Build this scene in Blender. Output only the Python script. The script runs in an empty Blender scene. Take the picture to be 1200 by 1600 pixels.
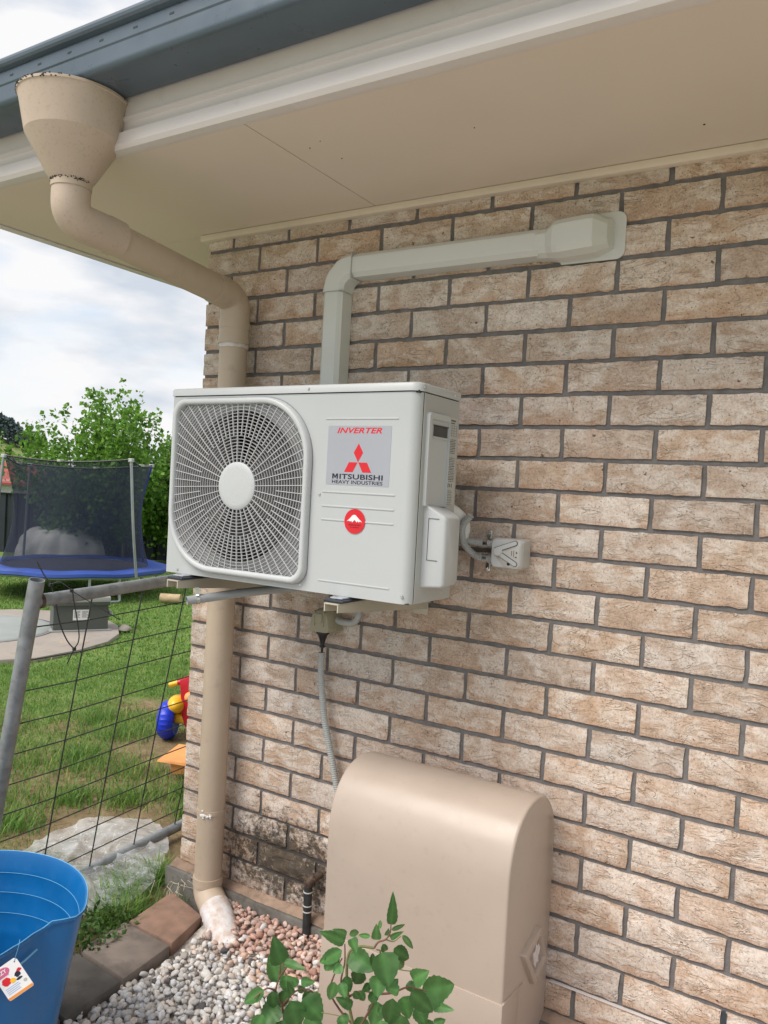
import bpy, bmesh, math, random
import numpy as np
from mathutils import Vector, Matrix
R_ = math.radians
rng = random.Random(11)
nr = np.random.RandomState(5)
S = bpy.context.scene
COL = S.collection

# ------------------------------------------------------------------ camera
CW = Vector((2.0254, -2.0176, 1.4328))
CR = ((0.848439, 0.526576, 0.053574), (0.059790, 0.005221, -0.998197), (-0.525906, 0.850112, -0.027054))
cam_d = bpy.data.cameras.new('camera'); cam = bpy.data.objects.new('camera', cam_d); COL.objects.link(cam)
cam_d.sensor_fit = 'VERTICAL'; cam_d.sensor_height = 24.0; cam_d.lens = 1234.58 / 1600 * 24
cam_d.clip_start = 0.05; cam_d.clip_end = 2000
m = Matrix.Identity(4)
for i in range(3):
    m[i][0] = CR[0][i]; m[i][1] = -CR[1][i]; m[i][2] = -CR[2][i]
m.translation = CW
cam.matrix_world = m
S.camera = cam
S.view_settings.view_transform = 'Standard'; S.view_settings.look = 'None'
S.view_settings.gamma = 1; S.view_settings.use_curve_mapping = False
S.view_settings.exposure = 1.22

# ------------------------------------------------------------------ sky and sun (thin bright overcast)
SUN_EL, SUN_AZ = R_(52), R_(205)          # azimuth clockwise from +y
w = bpy.data.worlds.new('World'); S.world = w; w.use_nodes = True
nt = w.node_tree; N = nt.nodes; L = nt.links
bg = N['Background']; bg.inputs['Strength'].default_value = 0.09
sky = N.new('ShaderNodeTexSky'); sky.sky_type = 'NISHITA'; sky.sun_disc = False
sky.sun_elevation = SUN_EL; sky.sun_rotation = SUN_AZ; sky.dust_density = 1.5
tc = N.new('ShaderNodeTexCoord')
mp = N.new('ShaderNodeMapping'); mp.inputs['Scale'].default_value = (1.0, 1.0, 3.0); mp.inputs['Location'].default_value = (0.3, 0.9, 0.2)
L.new(tc.outputs['Generated'], mp.inputs['Vector'])
n1 = N.new('ShaderNodeTexNoise'); n1.inputs['Scale'].default_value = 3.4; n1.inputs['Detail'].default_value = 7; n1.inputs['Roughness'].default_value = 0.5; n1.inputs['Distortion'].default_value = 0.25
L.new(mp.outputs['Vector'], n1.inputs['Vector'])
r1 = N.new('ShaderNodeValToRGB'); r1.color_ramp.elements[0].position = 0.36; r1.color_ramp.elements[0].color = (0.5, 0.5, 0.5, 1)
r1.color_ramp.elements[1].position = 0.52; r1.color_ramp.elements[1].color = (1, 1, 1, 1)
L.new(n1.outputs['Fac'], r1.inputs['Fac'])
n2 = N.new('ShaderNodeTexNoise'); n2.inputs['Scale'].default_value = 5.0; n2.inputs['Detail'].default_value = 6
L.new(mp.outputs['Vector'], n2.inputs['Vector'])
r2 = N.new('ShaderNodeValToRGB'); r2.color_ramp.elements[0].position = 0.36; r2.color_ramp.elements[0].color = (3.1, 3.38, 3.8, 1)
r2.color_ramp.elements[1].position = 0.55; r2.color_ramp.elements[1].color = (4.6, 4.6, 4.65, 1)
L.new(n2.outputs['Fac'], r2.inputs['Fac'])
mx = N.new('ShaderNodeMix'); mx.data_type = 'RGBA'
L.new(r1.outputs['Color'], mx.inputs['Factor']); L.new(sky.outputs['Color'], mx.inputs['A']); L.new(r2.outputs['Color'], mx.inputs['B'])
L.new(mx.outputs['Result'], bg.inputs['Color'])

sd = bpy.data.lights.new('sun', 'SUN'); sd.energy = 1.5; sd.angle = R_(35); sd.color = (1.0, 0.94, 0.86)
so = bpy.data.objects.new('sun', sd); COL.objects.link(so)
sdir = Vector((math.sin(SUN_AZ) * math.cos(SUN_EL), math.cos(SUN_AZ) * math.cos(SUN_EL), math.sin(SUN_EL)))
so.rotation_euler = sdir.to_track_quat('Z', 'Y').to_euler(); so.location = (0, -3, 6)

# ------------------------------------------------------------------ helpers
def at(u, v, t):                          # a point t metres along the view axis at photograph pixel u, v
    a, b = (u - 600) / 1234.58, (v - 800) / 1234.58
    return CW + Vector([CR[0][i] * a + CR[1][i] * b + CR[2][i] for i in range(3)]) * t

def tag(o, label=None, cat=None, group=None, kind=None):
    if label: o['label'] = label
    if cat: o['category'] = cat
    if group: o['group'] = group
    if kind: o['kind'] = kind
    return o

def empty(name, loc=(0, 0, 0), rz=0.0, label=None, cat=None, group=None):
    o = bpy.data.objects.new(name, None); COL.objects.link(o); o.location = loc; o.rotation_euler = (0, 0, rz)
    o.empty_display_size = 0.05
    return tag(o, label, cat, group)

class MB:
    """collects shapes in world (or parent) coordinates, then links them as one mesh object"""
    def __init__(self): self.v = []; self.f = []
    def add(self, vs, fs):
        k = len(self.v); self.v += [tuple(p) for p in vs]; self.f += [tuple(k + i for i in q) for q in fs]; return self
    def bm(self, bm):
        bm.verts.ensure_lookup_table(); bm.verts.index_update()
        self.add([p.co[:] for p in bm.verts], [[q.index for q in f.verts] for f in bm.faces]); bm.free(); return self
    def box(self, x0, x1, y0, y1, z0, z1, bevel=0, seg=2, mat=None):
        b = bmesh.new(); bmesh.ops.create_cube(b, size=1)
        for p in b.verts:
            p.co = Vector(((x0 + x1) / 2 + p.co.x * (x1 - x0), (y0 + y1) / 2 + p.co.y * (y1 - y0), (z0 + z1) / 2 + p.co.z * (z1 - z0)))
        if bevel: bmesh.ops.bevel(b, geom=b.edges[:], offset=bevel, segments=seg, affect='EDGES', profile=0.5)
        if mat is not None: b.transform(mat)
        return self.bm(b)
    def tube(self, pts, r, seg=14, fillet=0, fseg=8, caps=True, inner=None):
        P = [Vector(p) for p in pts]
        if fillet:
            Q = [P[0]]
            for i in range(1, len(P) - 1):
                a, b, c = P[i - 1], P[i], P[i + 1]
                d1 = (a - b); d2 = (c - b); l = min(fillet, d1.length * .49, d2.length * .49)
                s, e = b + d1.normalized() * l, b + d2.normalized() * l
                for k in range(fseg + 1):
                    t = k / fseg; Q.append(s * (1 - t) ** 2 + b * 2 * t * (1 - t) + e * t * t)
            Q.append(P[-1]); P = Q
        rs = r if isinstance(r, (list, tuple)) else [r] * len(P)
        if len(rs) != len(P): rs = [rs[0]] * len(P)
        tan = []
        for i in range(len(P)):
            a = P[max(i - 1, 0)]; b = P[min(i + 1, len(P) - 1)]; tan.append((b - a).normalized())
        up = Vector((0, 0, 1)) if abs(tan[0].z) < .9 else Vector((1, 0, 0))
        n = tan[0].cross(up).normalized()
        vs, fs = [], []
        for i, p in enumerate(P):
            n = (n - tan[i] * n.dot(tan[i])).normalized(); bn = tan[i].cross(n)
            for k in range(seg):
                a = 2 * math.pi * k / seg
                vs.append(p + (n * math.cos(a) + bn * math.sin(a)) * rs[i])
        for i in range(len(P) - 1):
            for k in range(seg):
                fs.append((i * seg + k, i * seg + (k + 1) % seg, (i + 1) * seg + (k + 1) % seg, (i + 1) * seg + k))
        if caps and not inner:
            fs.append(tuple(range(seg))[::-1]); fs.append(tuple((len(P) - 1) * seg + k for k in range(seg)))
        self.add(vs, fs)
        if inner:                          # open-ended pipe: inner wall and rims
            ri = [x - inner for x in rs]
            k0 = len(self.v) - len(vs); vi = []
            n = tan[0].cross(up).normalized()
            for i, p in enumerate(P):
                n = (n - tan[i] * n.dot(tan[i])).normalized(); bn = tan[i].cross(n)
                for k in range(seg):
                    a = 2 * math.pi * k / seg; vi.append(p + (n * math.cos(a) + bn * math.sin(a)) * ri[i])
            k1 = len(self.v); self.v += [tuple(p) for p in vi]
            for i in range(len(P) - 1):
                for k in range(seg):
                    self.f.append((k1 + i * seg + k, k1 + (i + 1) * seg + k, k1 + (i + 1) * seg + (k + 1) % seg, k1 + i * seg + (k + 1) % seg))
            for i in (0, len(P) - 1):
                for k in range(seg):
                    q = (k0 + i * seg + k, k0 + i * seg + (k + 1) % seg, k1 + i * seg + (k + 1) % seg, k1 + i * seg + k)
                    self.f.append(q if i else q[::-1])
        return self
    def lathe(self, prof, c, seg=32, mat=None, cap0=False, cap1=False):
        vs = []; fs = []
        for (r, z) in prof:
            for k in range(seg):
                a = 2 * math.pi * k / seg; p = Vector((r * math.cos(a), r * math.sin(a), z))
                if mat is not None: p = mat @ p
                vs.append(p + Vector(c))
        for i in range(len(prof) - 1):
            for k in range(seg):
                fs.append((i * seg + k, i * seg + (k + 1) % seg, (i + 1) * seg + (k + 1) % seg, (i + 1) * seg + k))
        if cap0: fs.append(tuple(range(seg))[::-1])
        if cap1: fs.append(tuple((len(prof) - 1) * seg + k for k in range(seg)))
        return self.add(vs, fs)
    def loft(self, secs, caps=True):       # list of equal-length closed rings
        n = len(secs[0]); vs = [p for s in secs for p in s]; fs = []
        for i in range(len(secs) - 1):
            for k in range(n):
                fs.append((i * n + k, i * n + (k + 1) % n, (i + 1) * n + (k + 1) % n, (i + 1) * n + k))
        if caps: fs.append(tuple(range(n))[::-1]); fs.append(tuple((len(secs) - 1) * n + k for k in range(n)))
        return self.add(vs, fs)
    def prism(self, poly, d0, d1, axis='y', bevel=0):   # poly in the two other axes
        def P(a, b, d): return {'y': (a, d, b), 'x': (d, a, b), 'z': (a, b, d)}[axis]
        b_ = bmesh.new()
        v0 = [b_.verts.new(P(a, b, d0)) for a, b in poly]; v1 = [b_.verts.new(P(a, b, d1)) for a, b in poly]
        n = len(poly)
        b_.faces.new(v0); b_.faces.new(v1[::-1])
        for k in range(n): b_.faces.new((v0[k], v1[k], v1[(k + 1) % n], v0[(k + 1) % n]))
        bmesh.ops.recalc_face_normals(b_, faces=b_.faces[:])
        if bevel: bmesh.ops.bevel(b_, geom=b_.edges[:], offset=bevel, segments=2, affect='EDGES', profile=0.5)
        return self.bm(b_)
    def mesh(self, name, mats, smooth=35, fix=True):
        me = bpy.data.meshes.new(name); me.from_pydata(self.v, [], self.f); me.validate(verbose=False); me.update()
        if fix:
            b = bmesh.new(); b.from_mesh(me); bmesh.ops.recalc_face_normals(b, faces=b.faces[:]); b.to_mesh(me); b.free()
        for mt in (mats if isinstance(mats, (list, tuple)) else [mats]): me.materials.append(mt)
        if smooth:
            me.polygons.foreach_set('use_smooth', [True] * len(me.polygons))
            me.set_sharp_from_angle(angle=R_(smooth))
        return me
    def build(self, name, mats, parent=None, smooth=35, fix=True, origin=None):
        if origin is not None:
            o_ = Vector(origin); self.v = [tuple(Vector(p) - o_) for p in self.v]
        o = bpy.data.objects.new(name, self.mesh(name, mats, smooth, fix)); COL.objects.link(o)
        if origin is not None: o.location = o_
        if parent is not None: attach(o, parent)
        return o

def attach(o, parent):                     # children built in world coordinates under an unrotated parent
    p = parent; off = Vector((0, 0, 0))
    while p is not None: off = off + p.location; p = p.parent
    o.parent = parent; o.location = o.location - off

def rrect(x0, x1, z0, z1, rs, n=6):        # rounded rectangle; radii TR, TL, BL, BR
    out = []
    for (cx, cz, r, a0) in ((x1, z1, rs[0], 0), (x0, z1, rs[1], 90), (x0, z0, rs[2], 180), (x1, z0, rs[3], 270)):
        sx = -1 if cx == x1 else 1; sz = -1 if cz == z1 else 1
        for k in range(n + 1):
            a = R_(a0 + 90 * k / n); out.append((cx + sx * r + r * math.cos(a), cz + sz * r + r * math.sin(a)))
    return out

# ------------------------------------------------------------------ materials
def newmat(name):
    mt = bpy.data.materials.new(name); mt.use_nodes = True
    return mt, mt.node_tree, mt.node_tree.nodes['Principled BSDF']
def noise(nt, vec, scale, detail=4, rough=.5, dist=0, dim=None):
    n = nt.nodes.new('ShaderNodeTexNoise'); n.inputs['Scale'].default_value = scale; n.inputs['Detail'].default_value = detail
    n.inputs['Roughness'].default_value = rough; n.inputs['Distortion'].default_value = dist
    if vec is not None: nt.links.new(vec, n.inputs['Vector'])
    return n.outputs['Fac']
def ramp(nt, fac, stops, interp='LINEAR'):
    r = nt.nodes.new('ShaderNodeValToRGB'); e = r.color_ramp.elements; r.color_ramp.interpolation = interp
    while len(e) < len(stops): e.new(.5)
    for k, (p, c) in enumerate(stops):
        e[k].position = p; e[k].color = (c, c, c, 1) if not isinstance(c, (tuple, list)) else (*c, 1)
    nt.links.new(fac, r.inputs['Fac']); return r.outputs['Color']
def mixc(nt, fac, a, b, mode='MIX'):
    n = nt.nodes.new('ShaderNodeMix'); n.data_type = 'RGBA'; n.blend_type = mode
    for s, x in ((n.inputs['Factor'], fac), (n.inputs['A'], a), (n.inputs['B'], b)):
        if isinstance(x, (int, float)): s.default_value = x
        elif isinstance(x, tuple): s.default_value = (*x, 1)
        else: nt.links.new(x, s)
    return n.outputs['Result']
def mth(nt, op, a, b=None, c=None, clamp=False):
    n = nt.nodes.new('ShaderNodeMath'); n.operation = op; n.use_clamp = clamp
    for k, x in enumerate((a, b, c)):
        if x is None: continue
        if isinstance(x, (int, float)): n.inputs[k].default_value = x
        else: nt.links.new(x, n.inputs[k])
    return n.outputs[0]
def bump(nt, h, strength=.3, dist=.002, normal=None):
    b = nt.nodes.new('ShaderNodeBump'); b.inputs['Strength'].default_value = strength; b.inputs['Distance'].default_value = dist
    nt.links.new(h, b.inputs['Height'])
    if normal is not None: nt.links.new(normal, b.inputs['Normal'])
    return b.outputs['Normal']
def objco(nt, kind='Object', scale=None, rnd=0):
    t = nt.nodes.new('ShaderNodeTexCoord'); v = t.outputs[kind]
    if rnd:
        oi = nt.nodes.new('ShaderNodeObjectInfo')
        vm = nt.nodes.new('ShaderNodeVectorMath'); vm.operation = 'ADD'; nt.links.new(v, vm.inputs[0])
        cx = nt.nodes.new('ShaderNodeCombineXYZ')
        for k, f in enumerate((rnd, rnd * 1.7, rnd * .6)): nt.links.new(mth(nt, 'MULTIPLY', oi.outputs['Random'], f), cx.inputs[k])
        nt.links.new(cx.outputs[0], vm.inputs[1]); v = vm.outputs[0]
    if scale:
        mp = nt.nodes.new('ShaderNodeMapping'); mp.inputs['Scale'].default_value = scale; nt.links.new(v, mp.inputs['Vector']); v = mp.outputs[0]
    return v
def worldpos(nt):
    g = nt.nodes.new('ShaderNodeNewGeometry'); return g.outputs['Position']

def plain(name, col, rough=.5, metal=0, var=.12, vscale=8, dirt=0, dirtcol=(.12, .1, .08), dscale=25, bmp=.05, bscale=120, spec=.5):
    mt, nt, p = newmat(name); v = objco(nt)
    n = noise(nt, v, vscale, 5)
    a = tuple(c * (1 - var) for c in col); b = tuple(min(1, c * (1 + var)) for c in col)
    c = ramp(nt, n, [(.3, a), (.7, b)])
    if dirt:
        d = ramp(nt, noise(nt, v, dscale, 8, .65), [(.62 - dirt * .25, 0.0), (.72 - dirt * .1, 1.0)])
        c = mixc(nt, mth(nt, 'MULTIPLY', d, min(1, dirt)), c, dirtcol)
    nt.links.new(c, p.inputs['Base Color'])
    p.inputs['Roughness'].default_value = rough; p.inputs['Metallic'].default_value = metal; p.inputs['Specular IOR Level'].default_value = spec
    rr = ramp(nt, noise(nt, v, vscale * 4, 4), [(.3, max(0, rough - .08)), (.7, min(1, rough + .1))]); nt.links.new(rr, p.inputs['Roughness'])
    if bmp: nt.links.new(bump(nt, noise(nt, v, bscale, 4), bmp, .002), p.inputs['Normal'])
    return mt

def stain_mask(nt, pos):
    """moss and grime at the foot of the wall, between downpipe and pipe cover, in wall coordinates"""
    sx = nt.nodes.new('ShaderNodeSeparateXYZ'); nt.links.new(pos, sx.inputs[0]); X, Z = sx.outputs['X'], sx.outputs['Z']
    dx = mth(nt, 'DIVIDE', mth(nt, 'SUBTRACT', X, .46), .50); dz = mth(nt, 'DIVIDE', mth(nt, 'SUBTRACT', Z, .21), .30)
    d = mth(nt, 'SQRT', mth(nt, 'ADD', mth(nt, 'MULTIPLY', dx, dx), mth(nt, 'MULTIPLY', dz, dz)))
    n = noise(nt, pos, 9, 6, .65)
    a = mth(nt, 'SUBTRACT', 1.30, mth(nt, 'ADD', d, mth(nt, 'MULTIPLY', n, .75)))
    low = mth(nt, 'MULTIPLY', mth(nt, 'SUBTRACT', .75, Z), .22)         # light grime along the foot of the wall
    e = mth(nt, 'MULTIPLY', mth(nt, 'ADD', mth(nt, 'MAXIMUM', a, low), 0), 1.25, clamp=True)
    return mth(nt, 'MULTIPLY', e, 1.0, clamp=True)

def brick_mat():
    mt, nt, p = newmat('rockface_brick')
    v = objco(nt, rnd=31.0); st = objco(nt, rnd=31.0, scale=(1, 1, 2.6))
    pos = worldpos(nt)
    oi = nt.nodes.new('ShaderNodeObjectInfo'); rnd = oi.outputs['Random']
    big = noise(nt, v, 11, 3, .5, .6)
    cream = ramp(nt, noise(nt, v, 26, 6, .7), [(.3, (.585, .48, .405)), (.5, (.675, .58, .505)), (.7, (.74, .67, .61))])
    tan = ramp(nt, noise(nt, v, 22, 5, .6), [(.3, (.46, .325, .235)), (.55, (.56, .42, .325)), (.75, (.63, .50, .405))])
    pl = noise(nt, st, 13, 3, .55, 1.1)                      # torn plates
    shift = mth(nt, 'MULTIPLY', mth(nt, 'SUBTRACT', rnd, .5), .09)
    fac = mth(nt, 'ADD', mth(nt, 'MULTIPLY', big, .55), mth(nt, 'ADD', mth(nt, 'MULTIPLY', pl, .45), shift))
    c = mixc(nt, ramp(nt, fac, [(.45, .95), (.56, .05)]), cream, tan)
    # rust tone gathers along the lower arris of each brick
    to = nt.nodes.new('ShaderNodeTexCoord'); sz = nt.nodes.new('ShaderNodeSeparateXYZ'); nt.links.new(to.outputs['Object'], sz.inputs[0])
    low = mth(nt, 'ADD', mth(nt, 'MULTIPLY', sz.outputs['Z'], -1.0), mth(nt, 'MULTIPLY', mth(nt, 'SUBTRACT', noise(nt, v, 24, 4, .6), .5), .055))
    c = mixc(nt, mth(nt, 'MULTIPLY', ramp(nt, low, [(.022, 0.0), (.038, 1.0)]), .55), c, (.48, .29, .19))
    c = mixc(nt, 1.0, c, ramp(nt, noise(nt, v, 170, 3, .7), [(.36, .80), (.56, 1.05)]), 'MULTIPLY')
    # creases: iso-lines of a stretched noise
    cr = noise(nt, st, 9, 2.5, .5, 1.8)
    line = mth(nt, 'ABSOLUTE', mth(nt, 'SUBTRACT', cr, .47))
    lm = ramp(nt, line, [(.0, 1.0), (.010, .6), (.022, 0.0)])
    brk = ramp(nt, noise(nt, v, 17, 2), [(.50, 0.0), (.60, 1.0)])
    lmask = mth(nt, 'MULTIPLY', lm, brk)
    line2 = mth(nt, 'ABSOLUTE', mth(nt, 'SUBTRACT', cr, .505))
    lm2 = mth(nt, 'MULTIPLY', ramp(nt, line2, [(.0, 1.0), (.006, .5), (.014, 0.0)]), brk)
    c = mixc(nt, mth(nt, 'MULTIPLY', lmask, .40), c, (.80, .71, .61))  # ridge highlight painted into the colour as pale lines
    c = mixc(nt, mth(nt, 'MULTIPLY', lm2, .42), c, (.27, .15, .09))
    # fine hair cracks and pores
    vo = nt.nodes.new('ShaderNodeTexVoronoi'); vo.feature = 'DISTANCE_TO_EDGE'; vo.inputs['Scale'].default_value = 70
    wv = nt.nodes.new('ShaderNodeVectorMath'); wv.operation = 'ADD'; nt.links.new(v, wv.inputs[0])
    nn = nt.nodes.new('ShaderNodeTexNoise'); nn.inputs['Scale'].default_value = 60; nt.links.new(v, nn.inputs['Vector'])
    sc = nt.nodes.new('ShaderNodeVectorMath'); sc.operation = 'SCALE'; sc.inputs['Scale'].default_value = .03; nt.links.new(nn.outputs['Color'], sc.inputs[0])
    nt.links.new(sc.outputs[0], wv.inputs[1]); nt.links.new(wv.outputs[0], vo.inputs['Vector'])
    hair = mth(nt, 'MULTIPLY', ramp(nt, vo.outputs['Distance'], [(.0, 1.0), (.045, 0.0)]), ramp(nt, noise(nt, v, 30, 3), [(.48, 0.0), (.62, 1.0)]))
    c = mixc(nt, mth(nt, 'MULTIPLY', hair, .42), c, (.22, .15, .11))
    sp = ramp(nt, noise(nt, v, 210, 2, .6), [(.62, 0.0), (.70, 1.0)])
    c = mixc(nt, mth(nt, 'MULTIPLY', sp, .75), c, (.13, .085, .065))
    sp2 = ramp(nt, noise(nt, v, 48, 3, .6), [(.70, 0.0), (.735, 1.0)])
    c = mixc(nt, mth(nt, 'MULTIPLY', sp2, .8), c, (.09, .05, .035))
    # overall brick-to-brick tone
    hv = nt.nodes.new('ShaderNodeHueSaturation'); nt.links.new(c, hv.inputs['Color'])
    nt.links.new(mth(nt, 'ADD', .93, mth(nt, 'MULTIPLY', mth(nt, 'FRACT', mth(nt, 'MULTIPLY', rnd, 7.31)), .14)), hv.inputs['Value'])
    nt.links.new(mth(nt, 'ADD', .82, mth(nt, 'MULTIPLY', mth(nt, 'FRACT', mth(nt, 'MULTIPLY', rnd, 3.7)), .3)), hv.inputs['Saturation'])
    c = hv.outputs['Color']
    # moss stain
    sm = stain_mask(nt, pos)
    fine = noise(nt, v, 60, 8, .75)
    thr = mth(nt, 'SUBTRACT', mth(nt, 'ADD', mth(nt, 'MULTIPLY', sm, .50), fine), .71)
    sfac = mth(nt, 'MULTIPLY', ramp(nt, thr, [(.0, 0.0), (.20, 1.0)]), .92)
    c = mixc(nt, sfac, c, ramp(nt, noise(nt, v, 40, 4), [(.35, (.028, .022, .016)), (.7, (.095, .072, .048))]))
    nt.links.new(c, p.inputs['Base Color']); p.inputs['Roughness'].default_value = .88; p.inputs['Specular IOR Level'].default_value = .25
    plate = ramp(nt, pl, [(.40, 0.0), (.47, .75), (.6, 1.0)])
    h = mth(nt, 'ADD', mth(nt, 'MULTIPLY', plate, .55), mth(nt, 'MULTIPLY', lmask, .45))
    h = mth(nt, 'SUBTRACT', h, mth(nt, 'MULTIPLY', lm2, .5))
    h = mth(nt, 'ADD', h, mth(nt, 'MULTIPLY', noise(nt, v, 150, 6, .7), .30))
    h = mth(nt, 'SUBTRACT', h, mth(nt, 'MULTIPLY', hair, .25))
    h = mth(nt, 'SUBTRACT', h, mth(nt, 'MULTIPLY', sp2, .5))
    nt.links.new(bump(nt, h, .75, .0038), p.inputs['Normal'])
    return mt

def mortar_mat():
    mt, nt, p = newmat('dark_mortar'); pos = worldpos(nt)
    c = ramp(nt, noise(nt, pos, 30, 6, .6), [(.3, (.145, .137, .137)), (.7, (.23, .218, .215))])
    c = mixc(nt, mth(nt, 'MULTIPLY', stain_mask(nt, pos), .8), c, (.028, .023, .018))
    nt.links.new(c, p.inputs['Base Color']); p.inputs['Roughness'].default_value = .95; p.inputs['Specular IOR Level'].default_value = .2
    nt.links.new(bump(nt, noise(nt, pos, 260, 5, .7), .7, .002), p.inputs['Normal'])
    return mt

M = {}
M['brick'] = brick_mat(); M['mortar'] = mortar_mat()
M['footing'] = plain('footing_concrete', (.16, .15, .135), .95, var=.3, vscale=12, dirt=.6, dirtcol=(.05, .045, .035), bmp=.6, bscale=90)
M['ledge'] = plain('mortar_ledge', (.30, .21, .155), .95, var=.25, vscale=20, dirt=.5, dirtcol=(.09, .07, .05), bmp=.6, bscale=120)
M['soffit'] = plain('painted_soffit_sheet', (.72, .62, .53), .65, var=.03, vscale=2.2, dirt=.0, dirtcol=(.20, .16, .11), dscale=9, bmp=.04, bscale=60)
M['bead'] = plain('timber_bead', (.72, .62, .525), .6, var=.06, vscale=6, dirt=.15, dirtcol=(.3, .22, .14), dscale=12, bmp=.1)
M['fascia'] = plain('cream_fascia_steel', (.72, .67, .65), .42, var=.04, vscale=3, dirt=.12, dirtcol=(.22, .18, .15), dscale=14, bmp=.02)
M['gutter'] = plain('slate_blue_steel', (.083, .113, .145), .33, var=.12, vscale=4, dirt=.3, dirtcol=(.05, .06, .07), dscale=8, bmp=.02)
M['slot'] = plain('dark_slot', (.035, .048, .06), .8, var=.1)
M['roof'] = plain('slate_roof_steel', (.10, .12, .14), .45, var=.1)
M['pvc'] = plain('beige_painted_pvc', (.48, .385, .295), .42, var=.06, vscale=6, dirt=.25, dirtcol=(.24, .185, .14), dscale=18, bmp=.05, bscale=40)
M['pvc_mould'] = plain('mouldy_beige_pvc', (.52, .415, .33), .55, var=.06, vscale=9, dirt=.30, dirtcol=(.2, .15, .11), dscale=120, bmp=.10, bscale=90)
M['grime'] = plain('black_grime', (.03, .027, .022), .95, var=.4, vscale=60, bmp=.4)
M['whiteband'] = plain('worn_white_paint', (.70, .68, .69), .75, var=.06, vscale=14, dirt=.85, dirtcol=(.50, .38, .30), dscale=26, bmp=.5, bscale=70)
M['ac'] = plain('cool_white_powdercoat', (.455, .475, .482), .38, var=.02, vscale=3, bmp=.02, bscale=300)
M['ac_lid'] = plain('lit_top_powdercoat', (.49, .508, .515), .36, var=.02, vscale=3, bmp=.02)  # paler copy of the casing, light on the top put into the colour
M['ac_side'] = plain('shaded_side_grey', (.425, .43, .42), .4, var=.03, vscale=3, bmp=.02)  # darker warm copy of the casing, side shade put into the colour
M['ac_plast'] = plain('pale_plastic', (.50, .52, .53), .42, var=.02, vscale=4, bmp=.02)
M['grille'] = plain('shaded_grille_plastic', (.36, .35, .355), .5, var=.03, vscale=5, bmp=0)  # greyer than the spokes: shade on the ring faces is in the colour
M['cavity'] = plain('dark_cavity', (.07, .07, .072), .7, var=.1)
M['fins'] = plain('coil_fins', (.035, .037, .042), .5, metal=.4, var=.2)
M['fan'] = plain('dark_fan_plastic', (.05, .052, .056), .4, var=.1)
M['seam'] = plain('seam_shadow_black', (.02, .02, .02), .8, var=.1)  # black stands in for the shade in the casing seams
M['screw'] = plain('zinc_screw', (.62, .62, .62), .28, metal=1, var=.1)
M['black'] = plain('black_plastic', (.012, .013, .016), .4, var=.2)
M['rubber'] = plain('dark_blue_rubber', (.025, .032, .045), .5, var=.2)
M['bracket'] = plain('cream_bracket_steel', (.50, .46, .38), .4, var=.04, vscale=5, bmp=.02)
M['trunk'] = plain('off_white_trunking', (.63, .64, .62), .42, var=.02, vscale=3, bmp=.02)
M['iso'] = plain('pale_grey_abs', (.50, .48, .455), .45, var=.03, vscale=9, bmp=.02)
M['iso_face'] = plain('light_grey_abs', (.52, .53, .53), .45, var=.03, vscale=9, bmp=.02)
M['conduit'] = plain('grey_corrugated_conduit', (.42, .43, .42), .45, var=.05, vscale=20, bmp=0)
M['whitehose'] = plain('white_insulation', (.74, .75, .74), .6, var=.06, vscale=30, bmp=.3)
M['drain'] = plain('grey_pvc_pipe', (.33, .345, .36), .4, var=.06, vscale=20, bmp=.05)
M['socket'] = plain('khaki_beige_abs', (.36, .33, .235), .45, var=.05, vscale=12, bmp=.04)
M['cover'] = plain('tan_moulded_plastic', (.445, .365, .305), .38, var=.06, vscale=3.5, dirt=.22, dirtcol=(.33, .25, .20), dscale=38, bmp=.06, bscale=28)
M['cover_lens'] = plain('scuffed_grey_window', (.33, .27, .245), .6, var=.35, vscale=60, bmp=.3)
M['lagging'] = plain('black_pipe_lagging', (.022, .026, .028), .55, var=.35, vscale=40, bmp=.3)
M['rust'] = plain('rusty_brass', (.095, .062, .045), .75, metal=.2, var=.45, vscale=70, bmp=.7, bscale=160)
M['tie'] = plain('pale_cable_tie', (.6, .6, .58), .5)
M['galv'] = plain('galvanised_pipe', (.27, .29, .31), .48, metal=.45, var=.2, vscale=26, dirt=.35, dirtcol=(.12, .11, .10), dscale=50, bmp=.25, bscale=120)
M['wire'] = plain('weathered_mesh_wire', (.045, .048, .048), .55, metal=.3, var=.4, vscale=60)
M['concrete'] = plain('worn_concrete', (.36, .315, .275), .95, var=.14, vscale=3, dirt=.45, dirtcol=(.2, .17, .14), dscale=6, bmp=.4, bscale=60)
M['disc'] = plain('pale_grey_tank_lid', (.30, .32, .31), .8, var=.08, vscale=4, bmp=.2)
M['boxgrey'] = plain('grey_green_box', (.085, .095, .085), .55, var=.08, vscale=6, bmp=.05)
M['boxlid'] = plain('light_grey_lid', (.42, .43, .42), .5, var=.06, vscale=6, bmp=.05)
M['white'] = plain('white_print', (.78, .78, .78), .5, var=.02)
M['red'] = plain('red_print', (.62, .012, .025), .4, var=.03)
M['redsmall'] = plain('dark_red_print', (.20, .01, .015), .5, var=.03)
M['blackprint'] = plain('black_print', (.012, .014, .03), .5, var=.03)
M['greyprint'] = plain('grey_print', (.10, .10, .10), .6, var=.1)
M['sticker'] = plain('silver_sticker', (.36, .375, .42), .42, metal=.1, var=.01, vscale=3, bmp=0)
M['label'] = plain('grey_rating_label', (.48, .48, .46), .4, var=.02, bmp=0)
M['bluep'] = plain('blue_toy_plastic', (.008, .035, .55), .35, var=.12, vscale=12, bmp=.05)
M['redp'] = plain('red_toy_plastic', (.55, .012, .03), .35, var=.08, vscale=12, bmp=.03)
M['yellowp'] = plain('yellow_toy_plastic', (.85, .48, .02), .35, var=.08, vscale=12, bmp=.03)
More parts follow.
